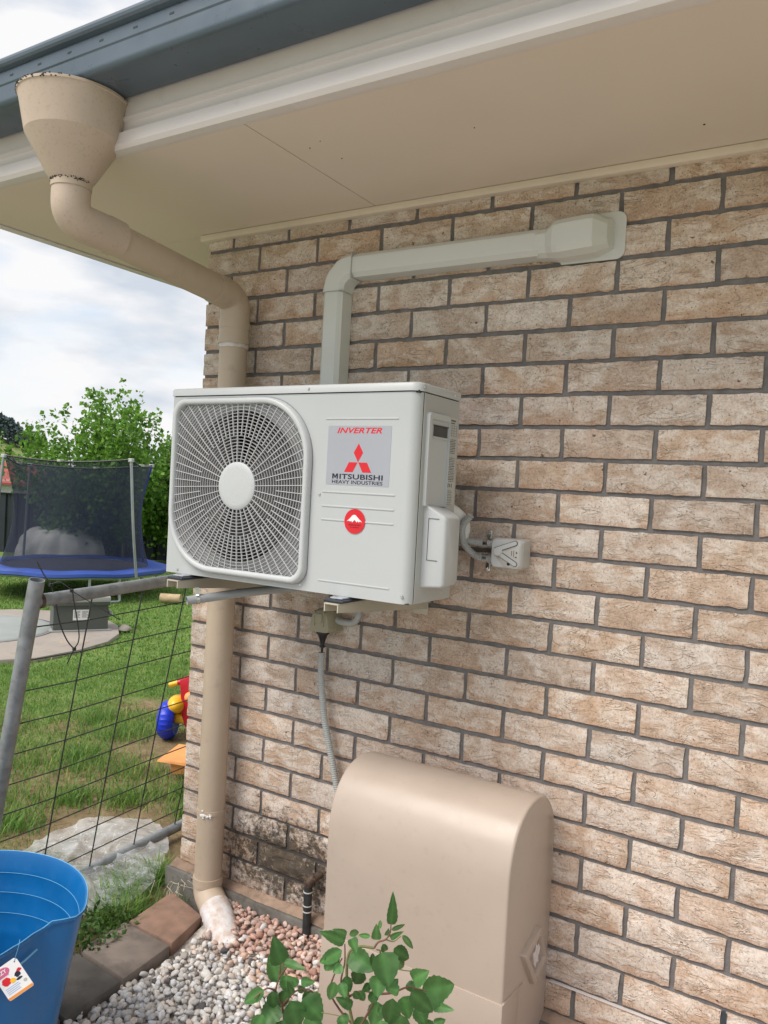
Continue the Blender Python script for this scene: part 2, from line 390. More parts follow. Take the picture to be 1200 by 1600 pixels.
M['orangep'] = plain('faded_orange_plastic', (.78, .34, .11), .5, var=.1, vscale=14, bmp=.05)
M['pad'] = plain('blue_pvc_pad', (.03, .075, .33), .5, var=.15, vscale=5, bmp=.15, bscale=12)
M['mat'] = plain('trampoline_mat', (.045, .05, .075), .7, var=.1)
M['steel'] = plain('dull_steel_tube', (.36, .38, .39), .42, metal=.6, var=.1, vscale=9)
M['sleeve'] = plain('blue_foam_sleeve', (.012, .03, .33), .6, var=.1)
M['tarp'] = plain('grey_tarpaulin', (.55, .56, .56), .5, var=.2, vscale=3, bmp=.5, bscale=9)
M['fence'] = plain('dark_steel_fence', (.022, .028, .038), .45, var=.15, vscale=3)
M['redroof'] = plain('faded_red_roof', (.33, .06, .055), .6, var=.15, vscale=2)
M['log'] = plain('cut_timber', (.48, .36, .22), .8, var=.15, vscale=18, bmp=.3)
M['bark'] = plain('grey_brown_bark', (.15, .115, .085), .9, var=.3, vscale=20, bmp=.7, bscale=40)
M['stem'] = plain('green_brown_stem', (.16, .17, .06), .6, var=.25, vscale=30)
M['stem2'] = plain('reddish_stem', (.17, .085, .055), .65, var=.3, vscale=30)
M['tubblue'] = plain('blue_flexible_plastic', (.004, .125, .36), .36, var=.10, vscale=7, dirt=.25, dirtcol=(.03, .16, .34), dscale=30, bmp=.25, bscale=34)
M['cardorange'] = plain('orange_print', (.75, .28, .05), .5, var=.04)
M['cardpink'] = plain('pink_print', (.60, .12, .25), .5, var=.05)
M['cardblue'] = plain('pale_blue_print', (.33, .45, .68), .5, var=.05)
M['paver_r'] = plain('red_brick_paver', (.27, .165, .12), .9, var=.28, vscale=16, dirt=.5, dirtcol=(.14, .12, .10), dscale=18, bmp=.4, bscale=110)
M['paver_g'] = plain('grey_brown_paver', (.20, .165, .14), .9, var=.25, vscale=14, dirt=.5, dirtcol=(.09, .08, .07), dscale=18, bmp=.4, bscale=110)
M['paver_d'] = plain('dark_grey_paver', (.115, .105, .095), .92, var=.3, vscale=14, dirt=.5, dirtcol=(.05, .045, .04), dscale=18, bmp=.4, bscale=110)
# ------------------------------------------------------------------ more materials: ground, plants, gravel, net, plastic
def leaf_mat(name, c1, c2, c3, rough=.5, attr=True, trans=.3):
    mt, nt, p = newmat(name); v = objco(nt)
    n = noise(nt, v, 7, 4, .6)
    c = ramp(nt, n, [(.3, c1), (.5, c2), (.72, c3)])
    if attr:
        a = nt.nodes.new('ShaderNodeAttribute'); a.attribute_name = 'tone'
        c = mixc(nt, 1.0, c, a.outputs['Color'], 'MULTIPLY')
    nt.links.new(c, p.inputs['Base Color']); p.inputs['Roughness'].default_value = rough; p.inputs['Specular IOR Level'].default_value = .35
    tr = nt.nodes.new('ShaderNodeBsdfTranslucent'); nt.links.new(c, tr.inputs['Color'])
    ms = nt.nodes.new('ShaderNodeMixShader'); ms.inputs[0].default_value = trans
    nt.links.new(p.outputs[0], ms.inputs[1]); nt.links.new(tr.outputs[0], ms.inputs[2])
    nt.links.new(ms.outputs[0], nt.nodes['Material Output'].inputs['Surface'])
    return mt
M['grass'] = leaf_mat('lawn_grass', (.11, .235, .045), (.155, .30, .06), (.23, .34, .10), .5, trans=.4)
M['bush'] = leaf_mat('bush_leaves', (.09, .21, .03), (.16, .33, .045), (.27, .46, .08), .42, trans=.45)
M['weed'] = leaf_mat('weed_leaves', (.055, .15, .045), (.085, .205, .060), (.12, .26, .085), .42, attr=True, trans=.3)
M['clump'] = leaf_mat('clump_leaves', (.04, .10, .02), (.07, .15, .035), (.11, .20, .05), .5, trans=.3)
M['drytwig'] = plain('pale_dry_twig', (.5, .45, .36), .8)
M['fartree'] = plain('hazed_tree_foliage', (.10, .14, .145), .9, var=.4, vscale=.25, bmp=0)  # distance haze put into the foliage colour as a pale blue tint
M['hill'] = plain('hill_pasture', (.21, .24, .085), .95, var=.25, vscale=.05, bmp=0)

def ground_mat():
    mt, nt, p = newmat('lawn_soil'); pos = worldpos(nt)
    green = ramp(nt, noise(nt, pos, 3.5, 8, .7), [(.3, (.15, .24, .06)), (.55, (.20, .30, .085)), (.75, (.27, .33, .13))])
    fine = ramp(nt, noise(nt, pos, 60, 6, .7), [(.35, .55), (.65, 1.15)])
    soil = ramp(nt, noise(nt, pos, 14, 8, .7), [(.3, (.19, .135, .075)), (.55, (.29, .22, .13)), (.75, (.38, .31, .19))])
    # bare patches lie close to the house and peter out into the lawn
    ds = nt.nodes.new('ShaderNodeVectorMath'); ds.operation = 'DISTANCE'; nt.links.new(pos, ds.inputs[0]); ds.inputs[1].default_value = (-.6, .2, 0)
    f = mth(nt, 'SUBTRACT', .74, mth(nt, 'DIVIDE', ds.outputs['Value'], 3.1))
    f = mth(nt, 'ADD', f, mth(nt, 'MULTIPLY', mth(nt, 'SUBTRACT', noise(nt, pos, 2.3, 6, .65), .5), 1.6))
    fac = ramp(nt, f, [(.05, 0.0), (.4, 1.0)])
    c = mixc(nt, fac, mixc(nt, 1.0, green, fine, 'MULTIPLY'), soil)
    nt.links.new(c, p.inputs['Base Color']); p.inputs['Roughness'].default_value = 1; p.inputs['Specular IOR Level'].default_value = .1
    nt.links.new(bump(nt, noise(nt, pos, 45, 8, .75), .8, .02), p.inputs['Normal'])
    return mt
M['ground'] = ground_mat()
M['bed'] = plain('pale_gravel_bed', (.40, .365, .33), 1, var=.4, vscale=60, bmp=.8, bscale=60)

def pebble_mat(name):
    mt, nt, p = newmat(name)
    a = nt.nodes.new('ShaderNodeAttribute'); a.attribute_name = 'tone'
    pos = worldpos(nt)
    v = ramp(nt, noise(nt, pos, 130, 6, .7), [(.3, .78), (.65, 1.06)])
    c = mixc(nt, 1.0, a.outputs['Color'], v, 'MULTIPLY')
    vein = ramp(nt, mth(nt, 'ABSOLUTE', mth(nt, 'SUBTRACT', noise(nt, pos, 60, 4, .6, 1.5), .5)), [(0, 1.0), (.02, 0.0)])
    c = mixc(nt, mth(nt, 'MULTIPLY', vein, .25), c, (.30, .24, .20))
    nt.links.new(c, p.inputs['Base Color']); p.inputs['Roughness'].default_value = .72; p.inputs['Specular IOR Level'].default_value = .35
    nt.links.new(bump(nt, noise(nt, pos, 240, 5, .7), .35, .002), p.inputs['Normal'])
    return mt
M['pebble'] = pebble_mat('quartz_pebble')

def net_mat():
    mt, nt, p = newmat('black_safety_net'); p.inputs['Base Color'].default_value = (.012, .018, .045, 1); p.inputs['Roughness'].default_value = .8
    tr = nt.nodes.new('ShaderNodeBsdfTransparent'); ms = nt.nodes.new('ShaderNodeMixShader')
    nt.links.new(ramp(nt, noise(nt, worldpos(nt), 3, 3), [(.3, .52), (.7, .64)]), ms.inputs[0])
    nt.links.new(tr.outputs[0], ms.inputs[1]); nt.links.new(p.outputs[0], ms.inputs[2])
    nt.links.new(ms.outputs[0], nt.nodes['Material Output'].inputs['Surface']); return mt
M['net'] = net_mat()

def film_mat():
    mt, nt, p = newmat('clear_plastic_film'); pos = worldpos(nt)
    p.inputs['Base Color'].default_value = (.82, .84, .86, 1); p.inputs['Roughness'].default_value = .32
    n1 = noise(nt, pos, 5, 4, .55, 1.2); w_ = mth(nt, 'ABSOLUTE', mth(nt, 'SUBTRACT', noise(nt, pos, 6, 3, .55, 2.2), .5))
    a = mth(nt, 'ADD', ramp(nt, n1, [(.35, .16), (.65, .44)]), ramp(nt, w_, [(0, .3), (.012, 0.0)]), clamp=True)
    tr = nt.nodes.new('ShaderNodeBsdfTransparent'); tr.inputs[0].default_value = (.95, .96, .97, 1)
    ms = nt.nodes.new('ShaderNodeMixShader'); nt.links.new(a, ms.inputs[0]); nt.links.new(tr.outputs[0], ms.inputs[1]); nt.links.new(p.outputs[0], ms.inputs[2])
    nt.links.new(ms.outputs[0], nt.nodes['Material Output'].inputs['Surface'])
    nt.links.new(bump(nt, noise(nt, pos, 9, 5, .6, .5), .6, .014), p.inputs['Normal'])
    return mt
M['film'] = film_mat()

# ------------------------------------------------------------------ ground, hill
from mathutils import noise as mnoise
def gz(x, y): return -.02 + .018 * mnoise.noise(Vector((x * 1.3, y * 1.3, 3))) * min(1, max(0, (-x + .1) * 2))
b = MB(); xs = sorted(set([-400, -200, -100, -60, -40, -25, -18] + [round(-14 + .25 * i, 3) for i in range(57)] + [.3, 1, 3, 6, 12, 40, 120, 400]))
ys = sorted(set([-400, -100, -30, -10, -4, -2] + [round(-1 + .25 * i, 3) for i in range(53)] + [13, 16, 22, 40, 80, 200, 500]))
b.add([(x, y, gz(x, y) if -15 < x < .2 and -1.2 < y < 12.2 else (-.02 if x < .25 else -.10)) for y in ys for x in xs],
      [(j * len(xs) + i, j * len(xs) + i + 1, (j + 1) * len(xs) + i + 1, (j + 1) * len(xs) + i) for j in range(len(ys) - 1) for i in range(len(xs) - 1)])
tag(b.build('lawn', M['ground'], smooth=60), kind='structure')

M['bouncec'] = plain('pale_bounce_slab', (.50, .455, .42), .9, var=.1, vscale=2, bmp=.3)
b = MB().box(-5.0, 9.0, -9.0, -1.72, -.10, -.012, .004, 1)  # unseen pale slab, added to bounce neutral light onto wall and soffit
tag(b.build('bounce_slab', M['bouncec'], smooth=0), kind='structure')
hc = at(-160, 735, 210)
def hz(x, y): return 18.5 * math.exp(-((x - hc.x) ** 2 + (y - hc.y) ** 2) / 35.0 ** 2) + .5 * mnoise.noise(Vector((x * .05, y * .05, 0)))
b = MB(); nx = 48; vs = [(hc.x + (i / (nx - 1) - .5) * 190, hc.y + (j / (nx - 1) - .5) * 190, 0) for j in range(nx) for i in range(nx)]
b.add([(x, y, hz(x, y) - .7) for x, y, _ in vs], [(j * nx + i, j * nx + i + 1, (j + 1) * nx + i + 1, (j + 1) * nx + i) for j in range(nx - 1) for i in range(nx - 1)])
tag(b.build('hill', M['hill'], smooth=80), kind='structure')

# ------------------------------------------------------------------ the house
house = empty('brick_house', (0, 0, 0), 0, 'cream and tan rockface brick house corner under a pale soffit and slate blue gutter', 'house')
wall = MB().box(.004, 4.2, .008, .23, -.3, 2.36).box(.004, .23, .231, 4.0, -.3, 2.36).build('brick_wall', M['mortar'], house, smooth=0)
tag(wall, 'rockface brick wall with dark raked joints')

def brick_mesh(L_, seed, depth=.05, nx=13, nz=5, H=.0738):
    L_ -= .0028
    r = random.Random(seed); off = Vector((seed * 7.3, seed * 3.1, 0))
    vs, fs = [], []
    for j in range(nz):
        for i in range(nx):
            u = i / (nx - 1); t = j / (nz - 1)
            x = (u - .5) * L_; z = (t - .5) * H
            ex = min(u, 1 - u) * L_; ez = min(t, 1 - t) * H
            edge = (ex < .004) or (ez < .004)
            y = -.0045 * mnoise.noise(Vector((x * 22, z * 40, 0)) + off) - .002 * mnoise.noise(Vector((x * 70, z * 90, 5)) + off)
            if edge:
                y = .003
                if ez < .004: z += .0032 * mnoise.noise(Vector((x * 45, t * 9, 9)) + off)
                if ex < .004: x += .0032 * mnoise.noise(Vector((u * 9, z * 70, 4)) + off)
            vs.append((x, y, z))
    fs = [(j * nx + i, j * nx + i + 1, (j + 1) * nx + i + 1, (j + 1) * nx + i) for j in range(nz - 1) for i in range(nx - 1)]
    ring = [i for i in range(nx)] + [j * nx + nx - 1 for j in range(1, nz)] + [(nz - 1) * nx + i for i in range(nx - 2, -1, -1)] + [j * nx for j in range(nz - 2, 0, -1)]
    k = len(vs); vs += [(vs[q][0], depth, vs[q][2]) for q in ring]
    n = len(ring)
    fs += [(ring[a], k + a, k + (a + 1) % n, ring[(a + 1) % n]) for a in range(n)]
    me = bpy.data.meshes.new('brick'); me.from_pydata(vs, [], fs); me.update()
    bb = bmesh.new(); bb.from_mesh(me); bmesh.ops.recalc_face_normals(bb, faces=bb.faces[:]); bb.to_mesh(me); bb.free()
    me.materials.append(M['brick'])
    me.polygons.foreach_set('use_smooth', [True] * len(me.polygons)); me.set_sharp_from_angle(angle=R_(50))
    return me
full = [brick_mesh(.23, s) for s in range(9)]; half = [brick_mesh(.11, 20 + s, .1, 7) for s in range(4)]
endf = [brick_mesh(.23, 40 + s, .11) for s in range(4)]
br = random.Random(4); nb = 0
mass = MB()
for r in range(26):
    z = 2.27 - .086 * r; x = 0.0; first = True
    while x < 4.15:
        L_ = .11 if (first and r % 2 == 0) else .23
        me = br.choice(half if L_ < .2 else (endf if first else full))
        cx = x + L_ / 2; jz = br.uniform(-.0012, .0012); jy = br.uniform(-.0012, .0012)
        if x < 2.5:
            o = bpy.data.objects.new('brick', me); COL.objects.link(o); o.parent = wall
            o.location = (cx, jy, z + jz); o.rotation_euler = (0, br.uniform(-.006, .006), 0); nb += 1
        else:
            mass.box(x, x + .23, 0, .05, z - .038, z + .038, .002, 1)
        x += L_ + .01; first = False
    y = .24 if r % 2 else .12
    if r % 2 == 0: mass.box(-.001, .05, .12, .35 - .0, z - .038, z + .038, .002, 1); y = .36
    else: y = .12
    while y < 3.9:
        mass.box(-.001, .05, y, y + .23, z - .038, z + .038, .002, 1); y += .24
tag(mass.build('brick_courses', M['brick'], wall, smooth=0), kind='stuff')
MB().box(1.792, 1.802, .0, .0079, .185, .243).build('weep_hole', M['slot'], wall, smooth=0)
MB().box(1.37, 4.1, -.003, .007, .1595, .1615).build('flashing_strip', M['fascia'], wall, smooth=0)
# footing
MB().box(-.035, 4.2, -.035, .23, -.3, .062, .006).box(-.035, .23, .232, 4.0, -.3, .062, .006).build('footing', M['footing'], house)
lg = MB(); n = 60; secs = []
for i in range(n + 1):
    x = -.02 + 4.0 * i / n; d = .012 + .008 * mnoise.noise(Vector((x * 9, 0, 2))); h = .010 * mnoise.noise(Vector((x * 6, 3, 2)))
    secs.append([(x, .006, .060), (x, -.012 - d, .064 + h * .4), (x, -.008 - d * .7, .072 + h), (x, .006, .082 + h)])
lg.loft(secs).build('mortar_ledge', M['ledge'], house)

# soffit sheets, bead, fascia, gutter, roof
ZS = 2.285
so_ = MB()
sof = MB().box(-.6, .6985, -.616, -.004, ZS, ZS + .006).build('soffit_sheet', M['soffit'], house, smooth=0)
MB().box(.7015, 3.1, -.616, -.004, ZS, ZS + .006).build('soffit_sheet', M['soffit'], house, smooth=0)
MB().box(3.103, 4.3, -.616, -.004, ZS, ZS + .006).build('soffit_sheet', M['soffit'], house, smooth=0)
MB().box(-.6, .02, -.0005, 2.4, ZS + .0005, ZS + .0065).build('soffit_sheet', M['soffit'], house, smooth=0)
MB().box(-.6, .02, 2.403, 4.1, ZS + .0005, ZS + .0065).build('soffit_sheet', M['soffit'], house, smooth=0)
MB().box(-.02, 4.2, -.022, .003, ZS - .022, ZS - .001, .003).build('soffit_bead', M['bead'], house)
MB().box(-.022, -.002, .004, 4.0, ZS - .022, ZS - .001, .003).build('soffit_bead', M['bead'], house)
fp = [(-.606, ZS + .012), (-.606, ZS - .004), (-.618, ZS - .006), (-.640, ZS - .006), (-.648, ZS + .004), (-.645, ZS + .036), (-.630, ZS + .043), (-.627, ZS + .052), (-.627, ZS + .068),
      (-.6375, ZS + .072), (-.6375, ZS + .078), (-.632, ZS + .082), (-.632, ZS + .16), (-.622, ZS + .16), (-.622, ZS + .012)]
def eave(profile, name, mtl):
    """a front run along x and a side run along y, mitred at the outer corner"""
    a = MB(); a.loft([[(q[0] * 1.0, q[0], q[1]) for q in profile], [(4.3, q[0], q[1]) for q in profile]]); f = a.build(name, mtl, house, smooth=28)
    a = MB(); a.loft([[(q[0], q[0], q[1]) for q in profile], [(q[0], 4.1, q[1]) for q in profile]]); a.build(name, mtl, house, smooth=28)
    return f
eave(fp, 'fascia', M['fascia'])
gp = [(-.6440, 2.50), (-.6440, 2.405)]
for k in range(7):
    a = R_(90 * k / 6); gp.append((-.757 - .014 * math.sin(a), 2.391 + .012 + .014 * (1 - math.cos(a)) - .000))
gp += [(-.771, 2.418), (-.771, 2.452), (-.7735, 2.456), (-.7735, 2.486), (-.771, 2.490)]
for k in range(11):
    a = R_(-60 + 300 * k / 10); gp.append((-.777 - .013 * math.cos(a), 2.505 + .0135 * math.sin(a)))
gp += [(-.766, 2.49), (-.766, 2.42), (-.755, 2.409), (-.650, 2.411), (-.650, 2.50)]
eave(gp, 'gutter', M['gutter'])
for k in range(22):
    x = .034 + .1191 * (k - 4)
    MB().box(x - .007, x + .007, -.7742, -.770, 2.469, 2.4735).build('gutter_slot', M['slot'], house, smooth=0)
rf = MB(); pr = []
sl = math.tan(R_(23))
x0, zr = -.70, 2.50
rf.add([(-.72, -.72, zr), (4.3, -.72, zr), (4.3, 3.2, zr + 3.92 * sl), (3.2, 3.2, zr + 3.92 * sl), (-.72, 4.1, zr), (3.2, 4.1, zr + 3.92 * sl)],
       [(0, 1, 2, 3), (0, 3, 5, 4)])
rf.build('roof', M['roof'], house, smooth=0)
fl = random.Random(9)                      # small leaf scraps and insect marks stuck under the eave
for (u, v) in ((355, 165), (380, 161), (484, 232), (534, 248), (741, 200), (1100, 195), (500, 402 * .55)):
    a, bb = (u - 600) / 1234.58, (v - 800) / 1234.58
    d = Vector([CR[0][i] * a + CR[1][i] * bb + CR[2][i] for i in range(3)]); p = CW + d * ((ZS - .0015 - CW.z) / d.z)
    if p.y < -.60: continue
    s = fl.uniform(.001, .0022)
    MB().box(p.x - s, p.x + s * 1.5, p.y - s * .6, p.y + s * .6, ZS - .0025, ZS + .001, .001, 1).build('leaf_scrap', M['grime'], house)

# ------------------------------------------------------------------ rainwater head and downpipe
dp = empty('downpipe', (.205, -.07, 0), 0, 'beige painted round downpipe with a big funnel rainhead under the gutter', 'downpipe')
Fx, Fy = .20, -.70
prof = [(.137, 2.392), (.1395, 2.398), (.1375, 2.402), (.132, 2.399), (.128, 2.38)]
out_ = [(.0485, 2.186), (.060, 2.200), (.114, 2.292), (.1185, 2.300), (.134, 2.380), (.1372, 2.392), (.1400, 2.394), (.1405, 2.400), (.1370, 2.402), (.1340, 2.397), (.130, 2.38), (.112, 2.302), (.05, 2.21), (.044, 2.186)]
fn = MB().lathe(out_, (Fx, Fy, 0), 56).build('rainhead_funnel', M['pvc_mould'], dp, smooth=14)
ring = MB(); rr = random.Random(3)
for k in range(110):
    a = math.pi * 1.08 + abs(rr.gauss(0, .9)); z = 2.399 + rr.gauss(0, .0022); r = .1400
    ring.box(Fx + r * math.cos(a) - .0022, Fx + r * math.cos(a) + .0022, Fy + r * math.sin(a) - .0015, Fy + r * math.sin(a) + .0015, z - .0012, z + .0012, .0006, 1)
for k in range(90):
    a = rr.uniform(math.pi * 1.0, math.pi * 2.1); z = 2.190 + rr.gauss(0, .003); r = .0515
    ring.box(Fx + r * math.cos(a) - .0018, Fx + r * math.cos(a) + .0018, Fy + r * math.sin(a) - .0015, Fy + r * math.sin(a) + .0015, z - .001, z + .001, .0005, 1)
tag(ring.build('mould_crust', M['grime'], fn), kind='stuff')
RP = .0455
MB().tube([(Fx, Fy, 2.192), (Fx, Fy, 2.098), (.205, -.545, 2.088)], RP + .0035, 28, .075, 12).build('upper_elbow', M['pvc_mould'], dp)
MB().tube([(Fx, Fy, 2.196), (Fx, Fy, 2.172)], RP + .0058, 28).build('elbow_socket', M['pvc'], dp)
MB().tube([(Fx, -.590, 2.0915), (.2005, -.566, 2.0895)], RP + .0058, 28).build('elbow_socket', M['pvc'], dp)
MB().tube([(.2, -.60, 2.091), (.205, -.16, 2.046)], RP, 28).build('sloping_pipe', M['pvc'], dp)
MB().tube([(.2045, -.175, 2.048), (.205, -.07, 2.036), (.205, -.07, 1.885)], RP + .0035, 28, .07, 12).build('lower_elbow', M['pvc'], dp)
for z_ in (1.9425, 1.8925): MB().tube([(.205, -.07, z_ + .0125), (.205, -.07, z_ - .0075)], RP + .0052, 28).build('elbow_socket', M['pvc'], dp)
MB().tube([(.205, -.07, 1.885), (.205, -.07, 1.872)], RP + .0025, 28).build('worn_joint_ring', M['whiteband'], dp)
MB().tube([(.205, -.07, 1.88), (.205, -.07, .09)], RP, 32).build('vertical_pipe', M['pvc'], dp)
MB().tube([(.205, -.07, .345), (.205, -.07, .332)], RP + .0022, 28).build('joint_ring', M['pvc'], dp)
sc = MB(); rr = random.Random(8)
for k in range(26):
    a = R_(rr.uniform(-92, -48)); z = .334 + rr.gauss(0, .004); r = RP + .0028
    sc.box(.205 + r * math.cos(a) - .004, .205 + r * math.cos(a) + .004, -.07 + r * math.sin(a) - .0012, -.07 + r * math.sin(a) + .0012, z - .002, z + .002, .0008, 1)
sc.build('scraped_patch', M['white'], dp)
MB().tube([(.205, -.07, .115), (.205, -.07, .088)], RP + .0042, 28).build('shoe_socket', M['pvc'], dp)
MB().tube([(.205, -.07, .112), (.205, -.07, .060), (.290, -.110, .030)], RP + .002, 28, .07, 10).build('outlet_shoe', M['pvc'], dp)
MB().tube([(.266, -.0990, .039), (.31, -.120, .020), (.43, -.180, -.05)], [RP + .0036] * 3, 28).build('painted_shoe_band', M['whiteband'], dp)

# ------------------------------------------------------------------ refrigerant trunking
tk = empty('pipe_trunking', (.585, -.03, 2.0), 0, 'cream plastic pipe duct rising from the air conditioner and turning right along the wall', 'duct')
def tsec(x0, x1, y):                       # shallow D section across (a = across, y out)
    w_ = x1 - x0
    return [(x0, 0), (x0, y * .80), (x0 + .004, y * .86), (x0 + .012, y * .99), (x0 + .018, y), (x1 - .018, y), (x1 - .012, y * .99), (x1 - .004, y * .86), (x1, y * .80), (x1, 0)]
Y = -.062
sv = tsec(.549, .620, Y)
MB().loft([[(a, y_, 1.70) for a, y_ in sv], [(a, y_, 2.035) for a, y_ in sv]]).build('vertical_duct', M['trunk'], tk, smooth=20)
shz = tsec(2.068, 2.137, Y)
MB().loft([[(.655, y_, a) for a, y_ in shz], [(1.24, y_, a) for a, y_ in shz]]).build('horizontal_duct', M['trunk'], tk, smooth=20)
e = .003
P1 = [(a + (e if a > .59 else -e), y_ - (e if y_ < 0 else 0)) for a, y_ in sv]
el = []
el.append([(a, y_, 2.030) for a, y_ in P1])
el.append([(a, y_, 2.062 + (.0 if 1 else 0)) for a, y_ in P1])
# the elbow: outer corner chamfered twice, inner corner tight
def elbow(t):
    ang = R_(90 * t); cx, cz = .655, 2.035
    ring = []
    for (a, y_) in P1:
        d = (.655 - a)                     # distance from the pivot
        ring.append((cx - d * math.cos(ang) * (1.0), y_, cz + d * math.sin(ang) * .97 + 0))
    return ring
EL = [[(a, y_, 2.030) for a, y_ in P1]] + [elbow(t) for t in (0.0, .25, .38, .62, .75, 1.0)]
EL = [EL[0]] + EL[1:]
MB().loft(EL).build('duct_elbow', M['trunk'], tk, smooth=18)
MB().box(.5445, .6245, -.0665, -.001, 2.028, 2.0295).box(.6545, .656, -.0665, -.001, 2.064, 2.141).build('elbow_edge', M['ac_side'], tk, smooth=0)
secs = []
for x, d, z0, z1 in ((1.232, .0655, 2.0655, 2.1405), (1.262, .0665, 2.064, 2.142), (1.285, .082, 2.058, 2.152), (1.30, .086, 2.056, 2.154), (1.375, .086, 2.060, 2.158), (1.39, .082, 2.062, 2.158), (1.418, .05, 2.075, 2.150), (1.424, .004, 2.078, 2.146)):
    c_ = .016 if d > .02 else .002
    secs.append([(x, 0, z0), (x, -d * .55, z0), (x, -d + c_ * .7, z0 + c_ * .5), (x, -d, z0 + c_ * 1.4), (x, -d, z1 - c_ * 1.4), (x, -d + c_ * .7, z1 - c_ * .5), (x, -d * .55, z1), (x, 0, z1)])
MB().loft(secs).build('wall_inlet_cap', M['trunk'], tk, smooth=16)
MB().prism(rrect(1.285, 1.452, 2.052, 2.172, (.022, .004, .004, .022)), -.0005, -.004, 'y').build('cap_flange', M['trunk'], tk)
for x, z in ((1.442, 2.13), (1.312, 2.0575)):
    MB().lathe([(.0, -.0035), (.003, -.003), (.0042, 0)], (x, -.004, z), 12, Matrix.Rotation(R_(90), 3, 'X')).build('screw', M['screw'], tk)
# ------------------------------------------------------------------ outdoor unit of the air conditioner
ac = empty('air_conditioner', (.70, -.30, 1.165), 0, 'white outdoor air conditioner with a round fan grille and silver three diamond sticker', 'air conditioner')
X0, X1, YF, YB, Z0_, Z1_, ZL = .296, 1.108, -.405, -.195, 1.166, 1.669, 1.692
HC = (.566, 1.424); RO = .205                                   # fan centre and orifice radius
fp_ = MB()
# front sheet with the round orifice
xa, xb = X0 + .004, .842
n = 96; rect = []; circ = []
angs = sorted(set([2 * math.pi * k / n for k in range(n)] + [math.atan2(z - HC[1], x - HC[0]) % (2 * math.pi) for x in (xa, xb) for z in (Z0_, Z1_)]))
for a in angs:
    dx, dz = math.cos(a), math.sin(a)
    t = min([(xb - HC[0]) / dx if dx > 1e-6 else 9, (xa - HC[0]) / dx if dx < -1e-6 else 9, (Z1_ - HC[1]) / dz if dz > 1e-6 else 9, (Z0_ - HC[1]) / dz if dz < -1e-6 else 9])
    rect.append((HC[0] + dx * t, YF, HC[1] + dz * t)); circ.append((HC[0] + dx * RO, YF, HC[1] + dz * RO))
k = len(angs)
fp_.add(rect + circ, [(i, (i + 1) % k, k + (i + 1) % k, k + i) for i in range(k)])
rc = .026; prof = [(xb, YF), (X1 - rc, YF)]
for i in range(1, 9):
    a = R_(90 * i / 8); prof.append((X1 - rc + rc * math.sin(a), YF + rc * (1 - math.cos(a))))
prof += [(X1, -.3825)]
left = [(xa, YF)] + [(X0 + .004 - .004 * math.sin(R_(90 * i / 4)), YF + .004 * (1 - math.cos(R_(90 * i / 4)))) for i in range(1, 5)] + [(X0, YB)]
for pr_ in (prof, left):
    fp_.add([(x, y, z) for z in (Z0_, Z1_) for x, y in pr_], [(i, i + 1, len(pr_) + i + 1, len(pr_) + i) for i in range(len(pr_) - 1)])
front = fp_.build('front_panel', M['ac'], ac, smooth=40)
for z, x_0, x_1 in ((1.6055, .842, 1.056), (1.4225, .842, 1.056), (1.3870, .842, 1.056), (1.3530, .842, 1.056), (1.1985, .842, 1.054)):
    MB().box(x_0, x_1, YF - .0016, YF + .003, z - .0022, z + .0022, .0014, 2).build('pressed_rib', M['ac'], front)
MB().box(X0 + .003, X1 - .004, YF + .004, YB, Z0_, Z0_ + .002).box(X0 + .002, X1 - .002, YB - .001, YB + .001, Z0_, Z1_).box(X0 + .004, X1 - .003, YF + .004, YB, Z1_ - .002, Z1_ + .004).build('inner_case', M['seam'], ac, smooth=0)
# lid with a small overhang and folded edge
lp = rrect(X0 - .004, X1 + .003, YF - .0035, YB + .003, (.004, .004, .008, .028), 8)
lp2 = rrect(X0 + .001, X1 - .002, YF + .0015, YB - .002, (.004, .004, .008, .024), 8)
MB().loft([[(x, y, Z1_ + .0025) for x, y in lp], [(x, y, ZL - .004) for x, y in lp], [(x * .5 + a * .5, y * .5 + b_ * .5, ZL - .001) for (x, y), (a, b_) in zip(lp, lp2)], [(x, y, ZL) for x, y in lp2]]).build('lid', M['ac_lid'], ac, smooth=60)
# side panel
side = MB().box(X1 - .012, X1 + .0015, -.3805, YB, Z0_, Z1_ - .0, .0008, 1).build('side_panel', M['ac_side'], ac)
MB().box(X1 - .010, X1 + .0002, -.3826, -.3803, Z0_ + .001, Z1_ - .001).build('panel_seam', M['seam'], ac, smooth=0)
# raised handle plate, with a hand recess
hp = MB()
ya, yb, za, zb = -.366, -.252, 1.400, 1.628
hp.loft([[(X1 + .001, y, z) for y, z in rrect(ya, yb, za, zb, (.012, .012, .004, .004))], [(X1 + .009, y, z) for y, z in rrect(ya + .003, yb - .002, za, zb - .003, (.011, .011, .004, .004))],
         [(X1 + .009, y, z) for y, z in rrect(ya + .014, yb - .002, za, zb - .016, (.006, .008, .004, .004))], [(X1 + .0025, y, z) for y, z in rrect(ya + .020, yb - .002, za, zb - .020, (.006, .006, .004, .004))]])
hp.build('handle_plate', M['ac_plast'], side, smooth=30)
MB().box(X1 - .001, X1 + .0031, -.336, -.256, 1.566, 1.600).build('hand_recess', M['ac_side'], side)
MB().box(X1 + .0025, X1 + .0036, -.333, -.259, 1.571, 1.5965, .0004, 1).box(X1 + .003, X1 + .0062, -.334, -.258, 1.5962, 1.5985, .0004, 1).build('recess_shadow_slab', M['cavity'], side)  # dark slab puts the shade of the hand recess into colour
MB().box(X1 + .003, X1 + .0052, -.334, -.258, 1.5655, 1.5705, .0006, 1).build('recess_lip', M['ac_plast'], side)
